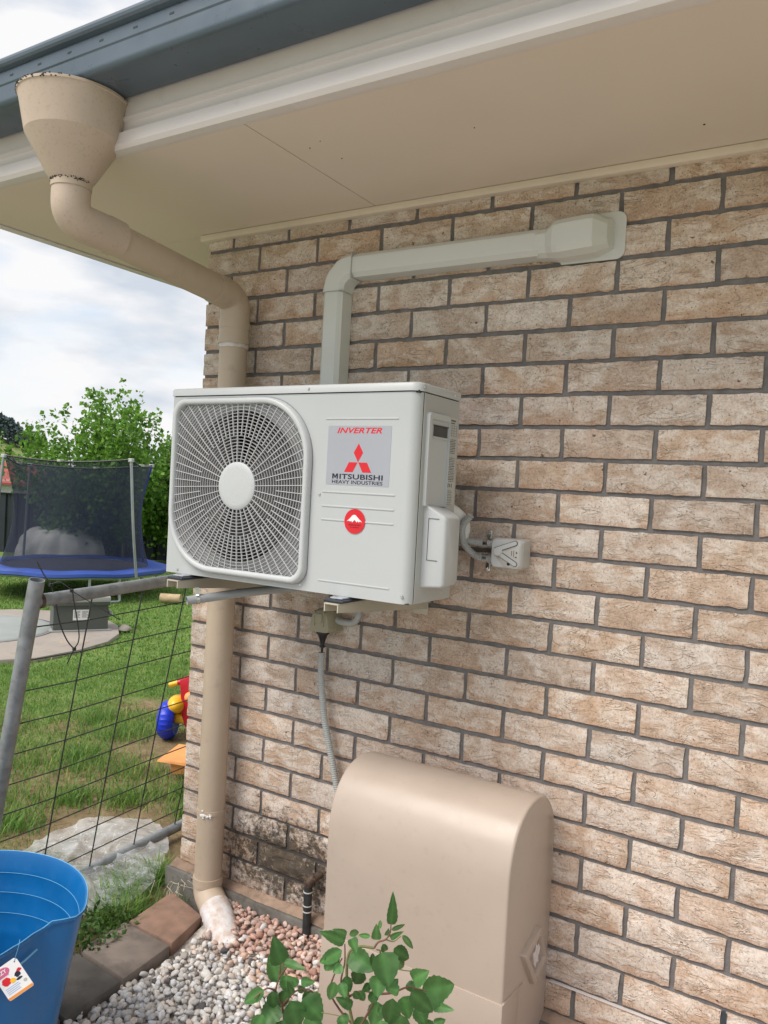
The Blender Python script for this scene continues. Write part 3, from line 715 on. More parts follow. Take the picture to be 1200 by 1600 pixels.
# service valve cover, standing proud of the side
A = [(-.354, 1.203), (-.208, 1.203), (-.208, 1.397), (-.354, 1.407)]
Bq = [(-.352, 1.212), (-.275, 1.212), (-.275, 1.386), (-.352, 1.386)]
def rr4(q, r, n=4):
    out = []
    for i in range(4):
        p0, p1, p2 = Vector(q[i - 1]), Vector(q[i]), Vector(q[(i + 1) % 4])
        a = p1 + (p0 - p1).normalized() * r; c = p1 + (p2 - p1).normalized() * r
        for k in range(n + 1):
            t = k / n; s = a * (1 - t) ** 2 + p1 * 2 * t * (1 - t) + c * t * t; out.append((s.x, s.y))
    return out
def Sx(x, q, r): return [(x, y, z) for y, z in rr4(q, r)]
B1 = [(-.353, 1.205), (-.245, 1.205), (-.245, 1.395), (-.353, 1.402)]
B2 = [(-.3525, 1.208), (-.272, 1.212), (-.272, 1.380), (-.3525, 1.380)]
B3 = [(-.346, 1.214), (-.279, 1.218), (-.279, 1.373), (-.346, 1.373)]
cv = MB().loft([Sx(X1 + .001, A, .006), Sx(X1 + .012, B1, .006), Sx(X1 + .054, B2, .007), Sx(X1 + .061, B3, .007)]).build('valve_cover', M['ac_plast'], ac, smooth=45)
# framed rectangle on the front of the cover
MB().box(1.1225, 1.1235, -.3542, -.3525, 1.272, 1.372).box(1.1225, 1.151, -.3542, -.3525, 1.3715, 1.3727).box(1.1225, 1.151, -.3542, -.3525, 1.2715, 1.2727).build('cover_outline', M['cavity'], cv, smooth=0)
# grille frame (leaf shaped), grille rings and spokes, hub cap
def outline(inset, yv, n=14):
    x0, x1, z0, z1 = .311 + inset, .806 - inset, 1.180 + inset, 1.663 - inset
    rs = (max(.02, .165 - inset), max(.014, .048 - inset * .6), max(.02, .168 - inset), max(.014, .044 - inset * .6))
    return [(x, yv, z) for x, z in rrect(x0, x1, z0, z1, rs, n)]
MB().loft([outline(0, YF + .002), outline(.0005, YF - .010), outline(.003, YF - .0165), outline(.007, YF - .019), outline(.0145, YF - .0185), outline(.0175, YF - .015), outline(.0185, YF + .0), outline(.0185, YF + .002)], caps=False).build('grille_frame', M['ac_plast'], ac, smooth=60)
MB().loft([outline(-.0012, YF - .0012), outline(-.0012, YF + .002), outline(.002, YF + .002), outline(.002, YF - .0012)], caps=False).build('frame_shadow_band', M['seam'], ac, smooth=60)  # solid black band paints the shade around the grille frame
ix0, ix1, iz0, iz1 = .3285, .789, 1.197, 1.6455
irs = {'TR': .148, 'TL': .038, 'BL': .150, 'BR': .034}
def inside(x, z):
    if not (ix0 <= x <= ix1 and iz0 <= z <= iz1): return False
    for kx, kz, r in ((ix1, iz1, irs['TR']), (ix0, iz1, irs['TL']), (ix0, iz0, irs['BL']), (ix1, iz0, irs['BR'])):
        cx = kx - r if kx == ix1 else kx + r; cz = kz - r if kz == iz1 else kz + r
        if (x - cx) * (1 if kx == ix1 else -1) > 0 and (z - cz) * (1 if kz == iz1 else -1) > 0 and math.hypot(x - cx, z - cz) > r: return False
    return True
gr = MB(); yb_, yf_ = YF - .0105, YF - .0135
R0 = .065; step = .0088; nring = 30
for k in range(1, nring):
    r = R0 + step * k; N_ = 200; runs = []; cur = []
    for i in range(N_ + 1):
        a = 2 * math.pi * i / N_; x, z = HC[0] + r * math.cos(a), HC[1] + r * math.sin(a)
        if inside(x, z): cur.append(a)
        else:
            if len(cur) > 1: runs.append(cur)
            cur = []
    if len(cur) > 1: runs.append(cur)
    for run in runs:
        secs = []
        for a in run:
            c_, s_ = math.cos(a), math.sin(a); th = .00085
            yd = .004 * (r / .27) ** 2                         # slight dome
            secs.append([(HC[0] + (r - th) * c_, yf_ + yd, HC[1] + (r - th) * s_), (HC[0] + (r + th) * c_, yf_ + yd, HC[1] + (r + th) * s_),
                         (HC[0] + (r + th * .7) * c_, yb_ + .006, HC[1] + (r + th * .7) * s_), (HC[0] + (r - th * .7) * c_, yb_ + .006, HC[1] + (r - th * .7) * s_)])
        gr.loft(secs)
ringo = gr.build('grille_rings', M['grille'], ac, smooth=40)
sp = MB()
for k in range(64):
    a = 2 * math.pi * (k + .5) / 64; r0 = R0 - .002 if k % 2 == 0 else R0 + step * 8
    r = r0
    while inside(HC[0] + r * math.cos(a), HC[1] + r * math.sin(a)) and r < .4: r += .002
    d = Vector((math.cos(a), 0, math.sin(a))); t = Vector((-math.sin(a), 0, math.cos(a))); hb = .00085
    rs_ = [r0 + (r - r0) * q / 4 for q in range(5)]
    sp.loft([[tuple(Vector((HC[0], 0, HC[1])) + d * q + t * s * hb + Vector((0, y, 0))) for s, y in ((-1, yf_ - .0012 + .004 * (q / .27) ** 2), (1, yf_ - .0012 + .004 * (q / .27) ** 2), (1, yf_ + .0035 + .004 * (q / .27) ** 2), (-1, yf_ + .0035 + .004 * (q / .27) ** 2))] for q in rs_])
sp.build('grille_spokes', M['ac_plast'], ac, smooth=0)
MB().lathe([(0.0001, .0052), (.05, .0048), (.060, .0036), (.0645, .001), (.0652, -.008)], (HC[0], yf_ - .0005, HC[1]), 56, Matrix.Rotation(R_(90), 3, 'X')).build('hub_cap', M['ac_plast'], ac, smooth=50)
# bell mouth, dark cavity and fan behind
rot = Matrix.Rotation(R_(-90), 3, 'X')
MB().lathe([(RO + .004, 0), (RO - .004, .006), (RO - .008, .02), (RO - .008, .10)], (HC[0], YF, HC[1]), 72, rot).build('bell_mouth', M['cavity'], ac, smooth=60)
MB().lathe([(.0001, .16), (RO + .01, .16), (RO + .01, .10)], (HC[0], YF, HC[1]), 40, rot).build('coil', M['fins'], ac, smooth=30)
fan = MB().lathe([(.0001, .032), (.05, .033), (.06, .040), (.062, .10)], (HC[0], YF, HC[1]), 40, rot).build('fan_hub', M['fan'], ac, smooth=50)
for k in range(3):
    secs = []
    for q in range(9):
        r = .055 + (.188 - .055) * q / 8; sw = .5 + .5 * q / 8
        row = []
        for j in range(9):
            a = R_(120 * k + 20) + sw * (j / 8 - .5) * R_(95) + R_(18) * q / 8; y = YF + .045 + .045 * (j / 8)
            row.append((HC[0] + r * math.cos(a), y, HC[1] + r * math.sin(a)))
        secs.append(row)
    b = MB(); vs = [p for s in secs for p in s]; b.add(vs, [(i * 9 + j, i * 9 + j + 1, (i + 1) * 9 + j + 1, (i + 1) * 9 + j) for i in range(8) for j in range(8)])
    o = b.build('fan_blade', M['fan'], fan, smooth=60); md = o.modifiers.new('thick', 'SOLIDIFY'); md.thickness = .003
# screws
def screw(x, y, z, n='y', r=.0042, parent=ac):
    rt = Matrix.Rotation(R_(90), 3, 'X') if n == 'y' else Matrix.Rotation(R_(90), 3, 'Y')
    MB().lathe([(.0001, .0022), (r * .75, .0019), (r, 0)], (x, y, z), 14, rt).build('screw', M['screw'], parent)
for x, z in ((.344, 1.176), (.787, 1.179), (.834, 1.4145), (1.090, 1.184)): screw(x, YF, z)
screw(.785, YF - .0035, 1.681)
screw(X1 + .003, -.385, 1.681, 'x'); screw(X1 + .003, -.225, 1.681, 'x')
screw(X1 + .0015, -.24, 1.184, 'x', .003)

# ---- sticker, logo and lettering
yl = YF - .0006
def flat(name, polys, mtl, parent, y0=yl, th=.0004):
    b = MB()
    for pl in polys: b.prism(pl, y0, y0 - th, 'y')
    return b.build(name, mtl, parent, smooth=0)
st = flat('silver_sticker', [rrect(.8515, 1.0375, 1.4415, 1.588, (.002,) * 4, 2)], M['sticker'], ac, YF + .0002, .0008)
dia = []
cx, cz = .9455, 1.4985; Lg = .0475; Wd = .0145
dia.append([(cx, cz + .0005), (cx + .0137, cz + .0235), (cx, cz + .0465), (cx - .0137, cz + .0235)])
dia.append([(cx - .0012, cz - .0003), (cx - .0145, cz - .0245), (cx - .0400, cz - .0245), (cx - .0267, cz - .0003)])
dia.append([(cx + .0012, cz - .0003), (cx + .0267, cz - .0003), (cx + .0400, cz - .0245), (cx + .0145, cz - .0245)])
flat('three_diamond_logo', dia, M['red'], st, yl)
def lettering(body, x0, x1, z0, z1, mtl, parent, bold=.0, shear=0, y=yl, name='lettering', plane='front', xs=None):
    cu = bpy.data.curves.new(name, 'FONT'); cu.body = body; cu.size = 1; cu.offset = bold; cu.shear = shear; cu.space_character = 1.02
    cu.extrude = .006; cu.resolution_u = 3
    t = bpy.data.objects.new('tmp_text', cu); COL.objects.link(t)
    dg = bpy.context.evaluated_depsgraph_get(); dg.update()
    me = bpy.data.meshes.new_from_object(t.evaluated_get(dg)); bpy.data.objects.remove(t)
    co = np.empty(len(me.vertices) * 3); me.vertices.foreach_get('co', co); co = co.reshape(-1, 3)
    mn, mxx = co.min(0), co.max(0); s = (co[:, :2] - mn[:2]) / (mxx[:2] - mn[:2])
    o3 = np.empty_like(co)
    if plane == 'front':
        o3[:, 0] = x0 + s[:, 0] * (x1 - x0); o3[:, 1] = y - .0003 * np.sign(co[:, 2]) ; o3[:, 2] = z0 + s[:, 1] * (z1 - z0)
    else:
        return me, s, co
    me.vertices.foreach_set('co', o3.ravel()); me.materials.clear(); me.materials.append(mtl); me.update()
    o = bpy.data.objects.new(name, me); COL.objects.link(o); attach(o, parent); return o
lettering('INVERTER', .879, 1.0105, 1.5695, 1.5835, M['red'], st, .022, .28)
lettering('ITSUBISHI', .8925, 1.0195, 1.4562, 1.4690, M['blackprint'], st, .022)
flat('lettering', [[(.8705 + a * .0175, 1.4562 + c * .0128) for a, c in ((0, 0), (0, 1), (.30, 1), (.5, .48), (.70, 1), (1, 1), (1, 0), (.76, 0), (.76, .66), (.56, .14), (.44, .14), (.24, .66), (.24, 0))]], M['blackprint'], st, yl)
lettering('HEAVY INDUSTRIES', .8705, 1.0195, 1.4445, 1.4535, M['blackprint'], st, .012)
cs = flat('round_red_sticker', [[(.9455 + .0305 * math.cos(2 * math.pi * i / 48), 1.3535 + .0305 * math.sin(2 * math.pi * i / 48)) for i in range(48)]], M['red'], ac, YF - .0014, .0006)
mtn = [(-.0225, -.003), (-.014, .004), (-.006, .0125), (-.002, .0140), (.003, .0135), (.008, .009), (.015, .003), (.0235, -.0035), (.017, -.0015), (.013, -.004), (.0095, -.001), (.007, -.0045), (.004, -.001), (.0005, .0015), (-.003, -.002), (-.006, -.005), (-.0085, -.001), (-.012, -.003), (-.016, -.0012)]
flat('mountain_print', [[(.9450 + a, 1.3555 + c) for a, c in mtn]], M['white'], cs, YF - .0022, .0004)
lettering('TECHNOLOGY', .9275, .9645, 1.3430, 1.3464, M['redsmall'], cs, .01, 0, YF - .0022)
lettering('IN JAPAN', .9335, .9590, 1.3368, 1.3402, M['redsmall'], cs, .01, 0, YF - .0022)

# rating label on the side: dense rows of small print
xl = X1 + .0015
rl = MB().box(xl - .0002, xl + .0005, -.247, -.203, 1.405, 1.625, .0002, 1).build('rating_label', M['label'], side)
pr_ = MB(); q = random.Random(21); xp0, xp1 = xl + .0004, xl + .0009
def dash(y0, y1, z0, z1): pr_.box(xp0, xp1, y0, y1, z0, z1)
z = 1.620
dash(-.242, -.214, z - .004, z); dash(-.242, -.220, z - .010, z - .007)
z = 1.606
for k in range(5):                                            # table
    dash(-.243, -.207, z - .0006, z); z -= .0065
for y in (-.243, -.234, -.222, -.2075): dash(y, y + .0006, z + .0065, 1.606)
for k in range(26):
    z -= .0042
    if k in (9, 10): continue
    y = -.244 + q.choice((0, 0, .003))
    while y < -.212:
        l = q.uniform(.002, .009); dash(y, min(y + l, -.209), z, z + q.choice((.0012, .0016, .002))); y += l + q.uniform(.0008, .003)
dash(-.243, -.237, z - .015, z - .004); dash(-.232, -.228, z - .014, z - .006); dash(-.222, -.219, z - .015, z - .005)
z -= .02
for k in range(9):
    z -= .0042; y = -.244 + q.choice((0, .004))
    while y < -.218:
        l = q.uniform(.002, .007); dash(y, y + l, z, z + .0014); y += l + q.uniform(.0008, .003)
pr_.build('fine_print', M['greyprint'], rl, smooth=0)

# ------------------------------------------------------------------ wall brackets under the unit
def bracket(xc, label):
    b = empty('wall_bracket', (xc, -.02, 1.13), 0, label, 'bracket', 'steel brackets under the air conditioner')
    w_ = .021; t = .0028
    zt = 1.1525; zb = 1.1275
    arm = MB()
    arm.box(xc - w_, xc + w_, -.455, -.004, zt - t, zt)
    for s in (-1, 1): arm.loft([[(xc + s * w_ - (t if s > 0 else 0), -.455, zb + .004), (xc + s * w_ + (0 if s > 0 else t), -.455, zb + .004), (xc + s * w_ + (0 if s > 0 else t), -.455, zt - t - .0003), (xc + s * w_ - (t if s > 0 else 0), -.455, zt - t - .0003)],
                                   [(xc + s * w_ - (t if s > 0 else 0), -.004, zb - .03), (xc + s * w_ + (0 if s > 0 else t), -.004, zb - .03), (xc + s * w_ + (0 if s > 0 else t), -.004, zt - t - .0003), (xc + s * w_ - (t if s > 0 else 0), -.004, zt - t - .0003)]])
    arm.build('arm', M['bracket'], b, smooth=0)
    MB().box(xc - .024, xc + .024, -.0035, .0, 1.08, 1.165, .001, 1).build('wall_plate', M['bracket'], b)
    MB().box(xc - .030, xc + .028, -.447, -.36, zt + .001, zt + .008, .003).build('rubber_pad', M['rubber'], b)
    MB().box(xc - .020, xc + .018, -.435, -.30, zt + .008, 1.1655, .003).build('mount_foot', M['sticker'], b)
    MB().lathe([(.011, 0), (.011, .0015), (.0075, .0016), (.0075, .0065), (.0001, .0068)], (xc - .008, -.425, zt + .0085), 6).build('bolt', M['screw'], b, smooth=0)
    return b
bracket(.378, 'cream steel bracket under the fan end of the air conditioner, beside the grey drain pipe')
br2 = bracket(.922, 'cream steel bracket under the logo end of the air conditioner, above the plug socket')
rail = empty('mounting_rail', (.7, -.01, 1.16), 0, 'cream steel rail screwed to the bricks behind the brackets', 'rail')
MB().box(.40, .89, -.016, -.0045, 1.150, 1.176, .001, 1).build('rail_bar', M['bracket'], rail)
MB().lathe([(.0001, .004), (.006, .0035), (.007, 0)], (.60, -.0165, 1.160), 8, Matrix.Rotation(R_(90), 3, 'X')).build('rail_bolt', M['rust'], rail)

drn = empty('drain_pipe', (.43, -.3, 1.12), 0, 'open grey plastic drain pipe hanging under the fan end of the air conditioner', 'pipe')
MB().tube([(.420, -.438, 1.098), (.50, -.30, 1.118), (.62, -.12, 1.139)], .0125, 20, 0, 8, True, .0022).build('pipe', M['drain'], drn)
MB().tube([(.4325, -.4165, 1.101), (.437, -.4085, 1.1022)], .0142, 20).build('saddle_clip', M['screw'], drn)
MB().box(.424, .444, -.414, -.411, 1.112, 1.134, .001, 1).build('clip_tab', M['screw'], drn)

# ------------------------------------------------------------------ isolator switch and its conduits
iso = empty('isolator_switch', (1.205, 0, 1.28), 0, 'square pale grey weatherproof isolator switch with a triangular lever beside the air conditioner', 'switch')
ix_0, ix_1, iz_0, iz_1 = 1.160, 1.247, 1.243, 1.322
MB().loft([[(x, -.0005, z) for x, z in rrect(ix_0, ix_1, iz_0, iz_1, (.008,) * 4)], [(x, -.046, z) for x, z in rrect(ix_0, ix_1, iz_0, iz_1, (.009,) * 4)]]).build('base_box', M['iso'], iso, smooth=50)
fc = MB().loft([[(x, -.0462, z) for x, z in rrect(ix_0 + .0005, ix_1 - .0005, iz_0 + .0005, iz_1 - .0005, (.010,) * 4)], [(x, -.062, z) for x, z in rrect(ix_0 + .001, ix_1 - .001, iz_0 + .001, iz_1 - .001, (.012,) * 4)], [(x, -.0655, z) for x, z in rrect(ix_0 + .0035, ix_1 - .0035, iz_0 + .0035, iz_1 - .0035, (.011,) * 4)]]).build('face_plate', M['iso_face'], iso, smooth=40)
def bar(b, p, q, w_, y0, y1, n=6):           # rounded straight bar in the x-z plane
    p = Vector(p); q = Vector(q); d = (q - p).normalized(); s = Vector((-d.y, d.x)); pl = []
    for k in range(n + 1):
        a = math.pi * (k / n) + math.pi / 2; pl.append(p + d * math.cos(a) * w_ + s * math.sin(a) * w_)
    for k in range(n + 1):
        a = math.pi * (k / n) - math.pi / 2; pl.append(q + d * math.cos(a) * w_ + s * math.sin(a) * w_)
    b.prism([(v.x, v.y) for v in pl], y0, y1, 'y'); return b
MB().prism([(1.167, 1.292), (1.168, 1.284), (1.200, 1.2475), (1.236, 1.2445), (1.2425, 1.251), (1.243, 1.300), (1.236, 1.3165), (1.222, 1.3185), (1.173, 1.298)], -.0650, -.0672, 'y', .0008).build('lever_surround', M['iso'], fc)
bar(bar(MB(), (1.1755, 1.291), (1.2300, 1.3125), .0072, -.0665, -.0679), (1.1765, 1.287), (1.232, 1.2575), .0069, -.0668, -.0679).build('lever_shade_outline', M['cavity'], fc)  # dark shape wider than the lever paints the shade around it
bar(bar(MB(), (1.1755, 1.291), (1.2300, 1.3125), .0055, -.0665, -.0715), (1.1765, 1.287), (1.232, 1.2575), .0052, -.0668, -.0712).build('lever', M['iso_face'], fc)
MB().lathe([(.0001, .0085), (.0105, .008), (.0118, .006), (.012, 0)], (1.1835, -.0668, 1.287), 28, Matrix.Rotation(R_(90), 3, 'X')).build('lever_boss', M['iso_face'], fc)
MB().lathe([(.0001, .001), (.0042, .001), (.0044, 0)], (1.2135, -.0674, 1.2565), 16, Matrix.Rotation(R_(90), 3, 'X')).build('lock_hole', M['black'], fc)
MB().prism([(1.2205, 1.2790), (1.2205, 1.2920), (1.2220, 1.2920), (1.2220, 1.2790)], -.0673, -.0678).prism([(1.2265, 1.2760), (1.2265, 1.2930), (1.2280, 1.2930), (1.2280, 1.2760)], -.0673, -.0678).prism([(1.231, 1.274), (1.231, 1.2775), (1.236, 1.2775), (1.236, 1.274)], -.0673, -.0678).prism([(1.233, 1.285), (1.233, 1.290), (1.237, 1.290), (1.237, 1.285)], -.0673, -.0678).build('switch_marking', M['greyprint'], fc, smooth=0)

def spline(pts, n=14):
    P = [Vector(p) for p in pts]; out = []
    for i in range(len(P) - 1):
        a = P[max(i - 1, 0)]; b_ = P[i]; c = P[i + 1]; d = P[min(i + 2, len(P) - 1)]
        for k in range(n):
            t = k / n
            out.append(.5 * ((2 * b_) + (-a + c) * t + (2 * a - 5 * b_ + 4 * c - d) * t * t + (-a + 3 * b_ - 3 * c + d) * t ** 3))
    out.append(P[-1]); return out
def corrugated(pts, r, pitch=.0062, depth=.0022, seg=14):
    P = spline(pts, 12); Ls = [0]
    for a, c in zip(P, P[1:]): Ls.append(Ls[-1] + (c - a).length)
    n = int(Ls[-1] / pitch) * 4; Q = []; rs = []; j = 0
    for k in range(n + 1):
        s = Ls[-1] * k / n
        while j < len(Ls) - 2 and Ls[j + 1] < s: j += 1
        t = (s - Ls[j]) / max(1e-9, Ls[j + 1] - Ls[j]); Q.append(P[j].lerp(P[j + 1], t)); rs.append(r - (depth if k % 4 in (2,) else depth * .5 if k % 4 in (1, 3) else 0))
    return MB().tube(Q, rs, seg)
cd1 = empty('conduit', (1.11, -.02, 1.304), 0, 'upper grey corrugated conduit running into the isolator switch', 'conduit', 'corrugated conduits at the isolator switch')
corrugated([(1.165, -.024, 1.303), (1.12, -.024, 1.303), (1.065, -.035, 1.306), (1.03, -.065, 1.315)], .0105).build('hose', M['conduit'], cd1, smooth=70)
cd2 = empty('conduit', (1.11, -.02, 1.262), 0, 'lower grey corrugated conduit curving down out of the unit into the isolator switch', 'conduit', 'corrugated conduits at the isolator switch')
corrugated([(1.165, -.024, 1.261), (1.128, -.024, 1.262), (1.098, -.03, 1.268), (1.072, -.05, 1.300), (1.074, -.07, 1.345), (1.10, -.075, 1.378)], .0105).build('hose', M['conduit'], cd2, smooth=70)
for c_, z in ((cd1, 1.303), (cd2, 1.262)):
    s = 1 if c_ is cd1 else -1
    MB().tube([(1.122, -.024, z), (1.134, -.024, z)], .0122, 20).build('saddle', M['screw'], c_)
    MB().box(1.121, 1.135, -.006, -.0005, z + s * .010 - .0, z + s * .036 if s > 0 else z - .010, .002, 2).build('saddle_tab', M['screw'], c_) if s > 0 else MB().box(1.121, 1.135, -.006, -.0005, z - .036, z - .010, .002, 2).build('saddle_tab', M['screw'], c_)
    MB().lathe([(.0001, .006), (.004, .005), (.0055, 0)], (1.128, -.0065, z + s * .027), 12, Matrix.Rotation(R_(90), 3, 'X')).build('screw', M['screw'], c_)
hs = empty('insulated_pipe_pair', (1.07, -.08, 1.36), 0, 'white wrapped and grey corrugated pipes looping out from behind the valve cover', 'pipe')
MB().tube(spline([(1.030, -.17, 1.365), (1.045, -.12, 1.395), (1.062, -.07, 1.378), (1.068, -.04, 1.345), (1.058, -.035, 1.31)], 8), .0150, 18).build('white_pipe', M['whitehose'], hs)

# ------------------------------------------------------------------ plug socket, plug and flex conduit
sk = empty('plug_socket', (.62, 0, 1.02), 0, 'khaki weatherproof power outlet with sloping hood under the unit', 'socket')
def trap(y, s, zt, r=.010):
    cx_ = .607; return [(cx_ + x * s, y, z) for x, z in rr4([(-.044, .990), (.044, .990), (.030, zt), (-.030, zt)], r, 5)]
MB().loft([trap(-.0005, 1.06, 1.058), trap(-.040, 1.04, 1.058)]).build('socket_base', M['socket'], sk, smooth=40)
MB().loft([trap(-.0405, 1.0, 1.060, .016), trap(-.058, .97, 1.058, .02), trap(-.066, .86, 1.050, .02)]).build('hood', M['socket'], sk, smooth=45)
MB().box(.591, .619, -.0715, -.060, 1.018, 1.048, .003).build('switch_flap', M['socket'], sk)
MB().box(.586, .590, -.069, -.06, 1.008, 1.054, .001).box(.620, .624, -.069, -.06, 1.008, 1.054, .001).build('flap_guide', M['socket'], sk)
MB().lathe([(.0001, .001), (.003, .001), (.0032, 0)], (.640, -.0625, 1.008), 10, Matrix.Rotation(R_(90), 3, 'X')).build('socket_screw', M['black'], sk)
pg = empty('plug', (.601, -.04, .96), 0, 'black plug with tapered neck hanging from the khaki socket', 'plug')
MB().lathe([(.021, .992), (.021, .982), (.015, .976), (.010, .962), (.0065, .948), (.0065, .944), (.0085, .943), (.0085, .938), (.004, .937), (.0038, .905)], (.601, -.036, 0), 20, None, True, True).build('plug_body', M['black'], pg, smooth=40)
cf = empty('flex_conduit', (.62, -.03, .7), 0, 'long grey corrugated flex hanging from the black plug down behind the tan cover', 'conduit')
corrugated([(.600, -.036, .922), (.603, -.036, .85), (.622, -.034, .72), (.655, -.030, .60), (.690, -.028, .47), (.712, -.03, .36), (.72, -.035, .2)], .0112, .0066, .0022).build('hose', M['conduit'], cf, smooth=70)
cg = empty('conduit', (.70, -.03, 1.04), 0, 'short grey corrugated elbow from the khaki socket up to the bracket', 'conduit')
corrugated([(.640, -.026, 1.028), (.668, -.026, 1.024), (.705, -.028, 1.028), (.728, -.036, 1.050), (.735, -.045, 1.085), (.74, -.06, 1.15)], .0112, .0062).build('hose', M['conduit'], cg, smooth=70)

# ------------------------------------------------------------------ tan plastic cover against the wall
hd = empty('pipe_cover', (1.10, -.15, .04), 0, 'large tan plastic cover with a rounded top standing against the brick wall', 'cover')
cx0, cx1 = .842, 1.360
prf = [(-.296, -.06), (-.300, .20), (-.303, .42), (-.303, .50)]
for k in range(1, 20):
    a = R_(158 * k / 19); ca = math.cos(a); prf.append((-.150 - .153 * (abs(ca) ** .9) * (1 if ca > 0 else -1), .51 + .180 * math.sin(a) ** .85))
prf += [(-.002, prf[-1][1] - .012)]
def hoodring(x, ins):
    c = []
    for (y, z) in prf:
        c.append((x, y + ins * (1 if z < .5 else max(0, -(y + .15) / .153)), z - (ins if z > .5 else 0)))
    return c + [(x, -.002, -.06)]
rr_ = .005
MB().loft([hoodring(cx0, rr_), hoodring(cx0 + .0015, rr_ * .45), hoodring(cx0 + .004, rr_ * .1), hoodring(cx0 + .008, 0), hoodring((cx0 + cx1) / 2, -.003), hoodring(cx1 - .008, 0), hoodring(cx1 - .004, rr_ * .1), hoodring(cx1 - .0015, rr_ * .45), hoodring(cx1, rr_)]).build('shell', M['cover'], hd, smooth=50)
MB().box(cx0 - .0012, cx1 + .0012, -.3045, -.2, -.06, .250, .0012, 2).build('base_skirt', M['cover'], hd)
# diamond latch on the right cheek
cyy, czz = -.105, .285
D = [(-.094, .352), (-.030, .235), (-.118, .205), (-.205, .322)]
D = [(a, c) for a, c in D]
def dscale(q, s): 
    m_ = Vector((sum(a for a, _ in q) / 4, sum(c for _, c in q) / 4)); return [tuple(m_ + (Vector(p) - m_) * s) for p in q]
MB().loft([Sx(cx1 - .001, dscale(D, 1.0), .01), Sx(cx1 + .012, dscale(D, .97), .01), Sx(cx1 + .014, dscale(D, .90), .01), Sx(cx1 + .014, dscale(D, .72), .008), Sx(cx1 + .006, dscale(D, .64), .008)]).build('latch_boss', M['cover'], hd, smooth=40)
MB().loft([Sx(cx1 + .0055, dscale(D, .63), .008), Sx(cx1 + .0075, dscale(D, .60), .008)]).build('latch_window', M['cover_lens'], hd, smooth=20)
tear = [(.0 + .022 * math.cos(2 * math.pi * k / 14) * (1 + .3 * math.sin(k * 2.3)), .026 * math.sin(2 * math.pi * k / 14) * (1 + .25 * math.cos(k * 3.1))) for k in range(14)]
MB().prism([(-.108 + a, .280 + c) for a, c in tear], cx1 + .0074, cx1 + .0082, 'x').build('torn_label', M['whiteband'], hd, smooth=0)
MB().tube([(cx1 + .001, -.18, .24), (cx1 + .001, -.23, .245), (cx1 + .001, -.30, .252)], .003, 8).build('moulded_line', M['cover'], hd)

# ------------------------------------------------------------------ lagged water pipe
wp = empty('water_pipe', (.60, -.04, .12), 0, 'black lagged water pipe with rusty elbow coming out of the mossy bricks', 'pipe')
MB().tube([(.616, .01, .216), (.6125, -.012, .214), (.600, -.030, .205), (.594, -.034, .185)], .0125, 14, .012).build('brass_elbow', M['rust'], wp)
MB().tube([(.606, -.022, .211), (.603, -.026, .209)], .0165, 8).tube([(.595, -.034, .196), (.594, -.034, .186)], .0155, 8).build('pipe_nut', M['rust'], wp, smooth=20)
MB().tube([(.594, -.034, .188), (.596, -.036, .11), (.601, -.040, .02), (.602, -.041, -.06)], .0135, 16).build('lagging', M['lagging'], wp)
for z, x, y in ((.168, .5945, -.0345), (.126, .5955, -.0355), (.108, .5965, -.036)):
    MB().tube([(x, y, z - .0015), (x, y, z + .0015)], .0148, 16).build('cable_tie', M['tie'], wp)
# ------------------------------------------------------------------ fast mesh from arrays, with a per-point 'tone' colour
def npmesh(name, V, F, mtl, tone=None, smooth=False, kind=None, parent=None):
    me = bpy.data.meshes.new(name); nv, nf, k = len(V), len(F), F.shape[1]
    me.vertices.add(nv); me.vertices.foreach_set('co', V.astype(np.float32).ravel())
    me.loops.add(nf * k); me.loops.foreach_set('vertex_index', F.astype(np.int32).ravel())
    me.polygons.add(nf); me.polygons.foreach_set('loop_start', (np.arange(nf) * k).astype(np.int32)); me.polygons.foreach_set('loop_total', np.full(nf, k, np.int32))
    me.polygons.foreach_set('use_smooth', np.full(nf, smooth))
    me.update(calc_edges=True)
    if tone is not None:
        at_ = me.attributes.new('tone', 'FLOAT_COLOR', 'POINT'); c = np.ones((nv, 4), np.float32); c[:, :3] = tone; at_.data.foreach_set('color', c.ravel())
    me.materials.append(mtl); o = bpy.data.objects.new(name, me); COL.objects.link(o)
    if kind: o['kind'] = kind
    if parent is not None: attach(o, parent)
    return o

# ------------------------------------------------------------------ edging pavers and the gravel bed
edge = empty('paver_edging', (.19, -.4, 0), 0, 'row of worn red and grey brick pavers edging the white gravel', 'edging')
def paver(poly, z1, tiltx, mtl, label):
    b = MB(); b.prism(poly, z1 - .055, z1, 'z', .008); cx = sum(p[0] for p in poly) / len(poly); cy = sum(p[1] for p in poly) / len(poly)
    b.v = [(x, y, z + (x - cx) * tiltx[0] + (y - cy) * tiltx[1] + .0015 * mnoise.noise(Vector((x * 40, y * 40, 1)))) for x, y, z in b.v]
    return tag(b.build('paver', mtl, edge), label)
paver([(.078, -.105), (.255, -.140), (.283, -.298), (.094, -.306)], .026, (-.05, .05), M['paver_r'], 'terracotta red paver nearest the wall')
paver([(.090, -.314), (.286, -.306), (.304, -.498), (.100, -.494)], .022, (-.06, .0), M['paver_g'], 'grey brown paver with red worn edge')
paver([(.095, -.502), (.304, -.506), (.306, -.692), (.105, -.690)], .016, (-.06, .02), M['paver_d'], 'dark grey paver by the blue tub')
paver([(.105, -.700), (.306, -.702), (.300, -.89), (.102, -.885)], .014, (0, 0), M['paver_d'], 'dark grey paver under the blue tub')
b = MB(); n = 24; vs = []
def gs(x, y):
    t = min(1, max(0, (y + .30) / .24)); return -.016 + .045 * t * t * (3 - 2 * t) + .004 * mnoise.noise(Vector((x * 6, y * 6, 0)))
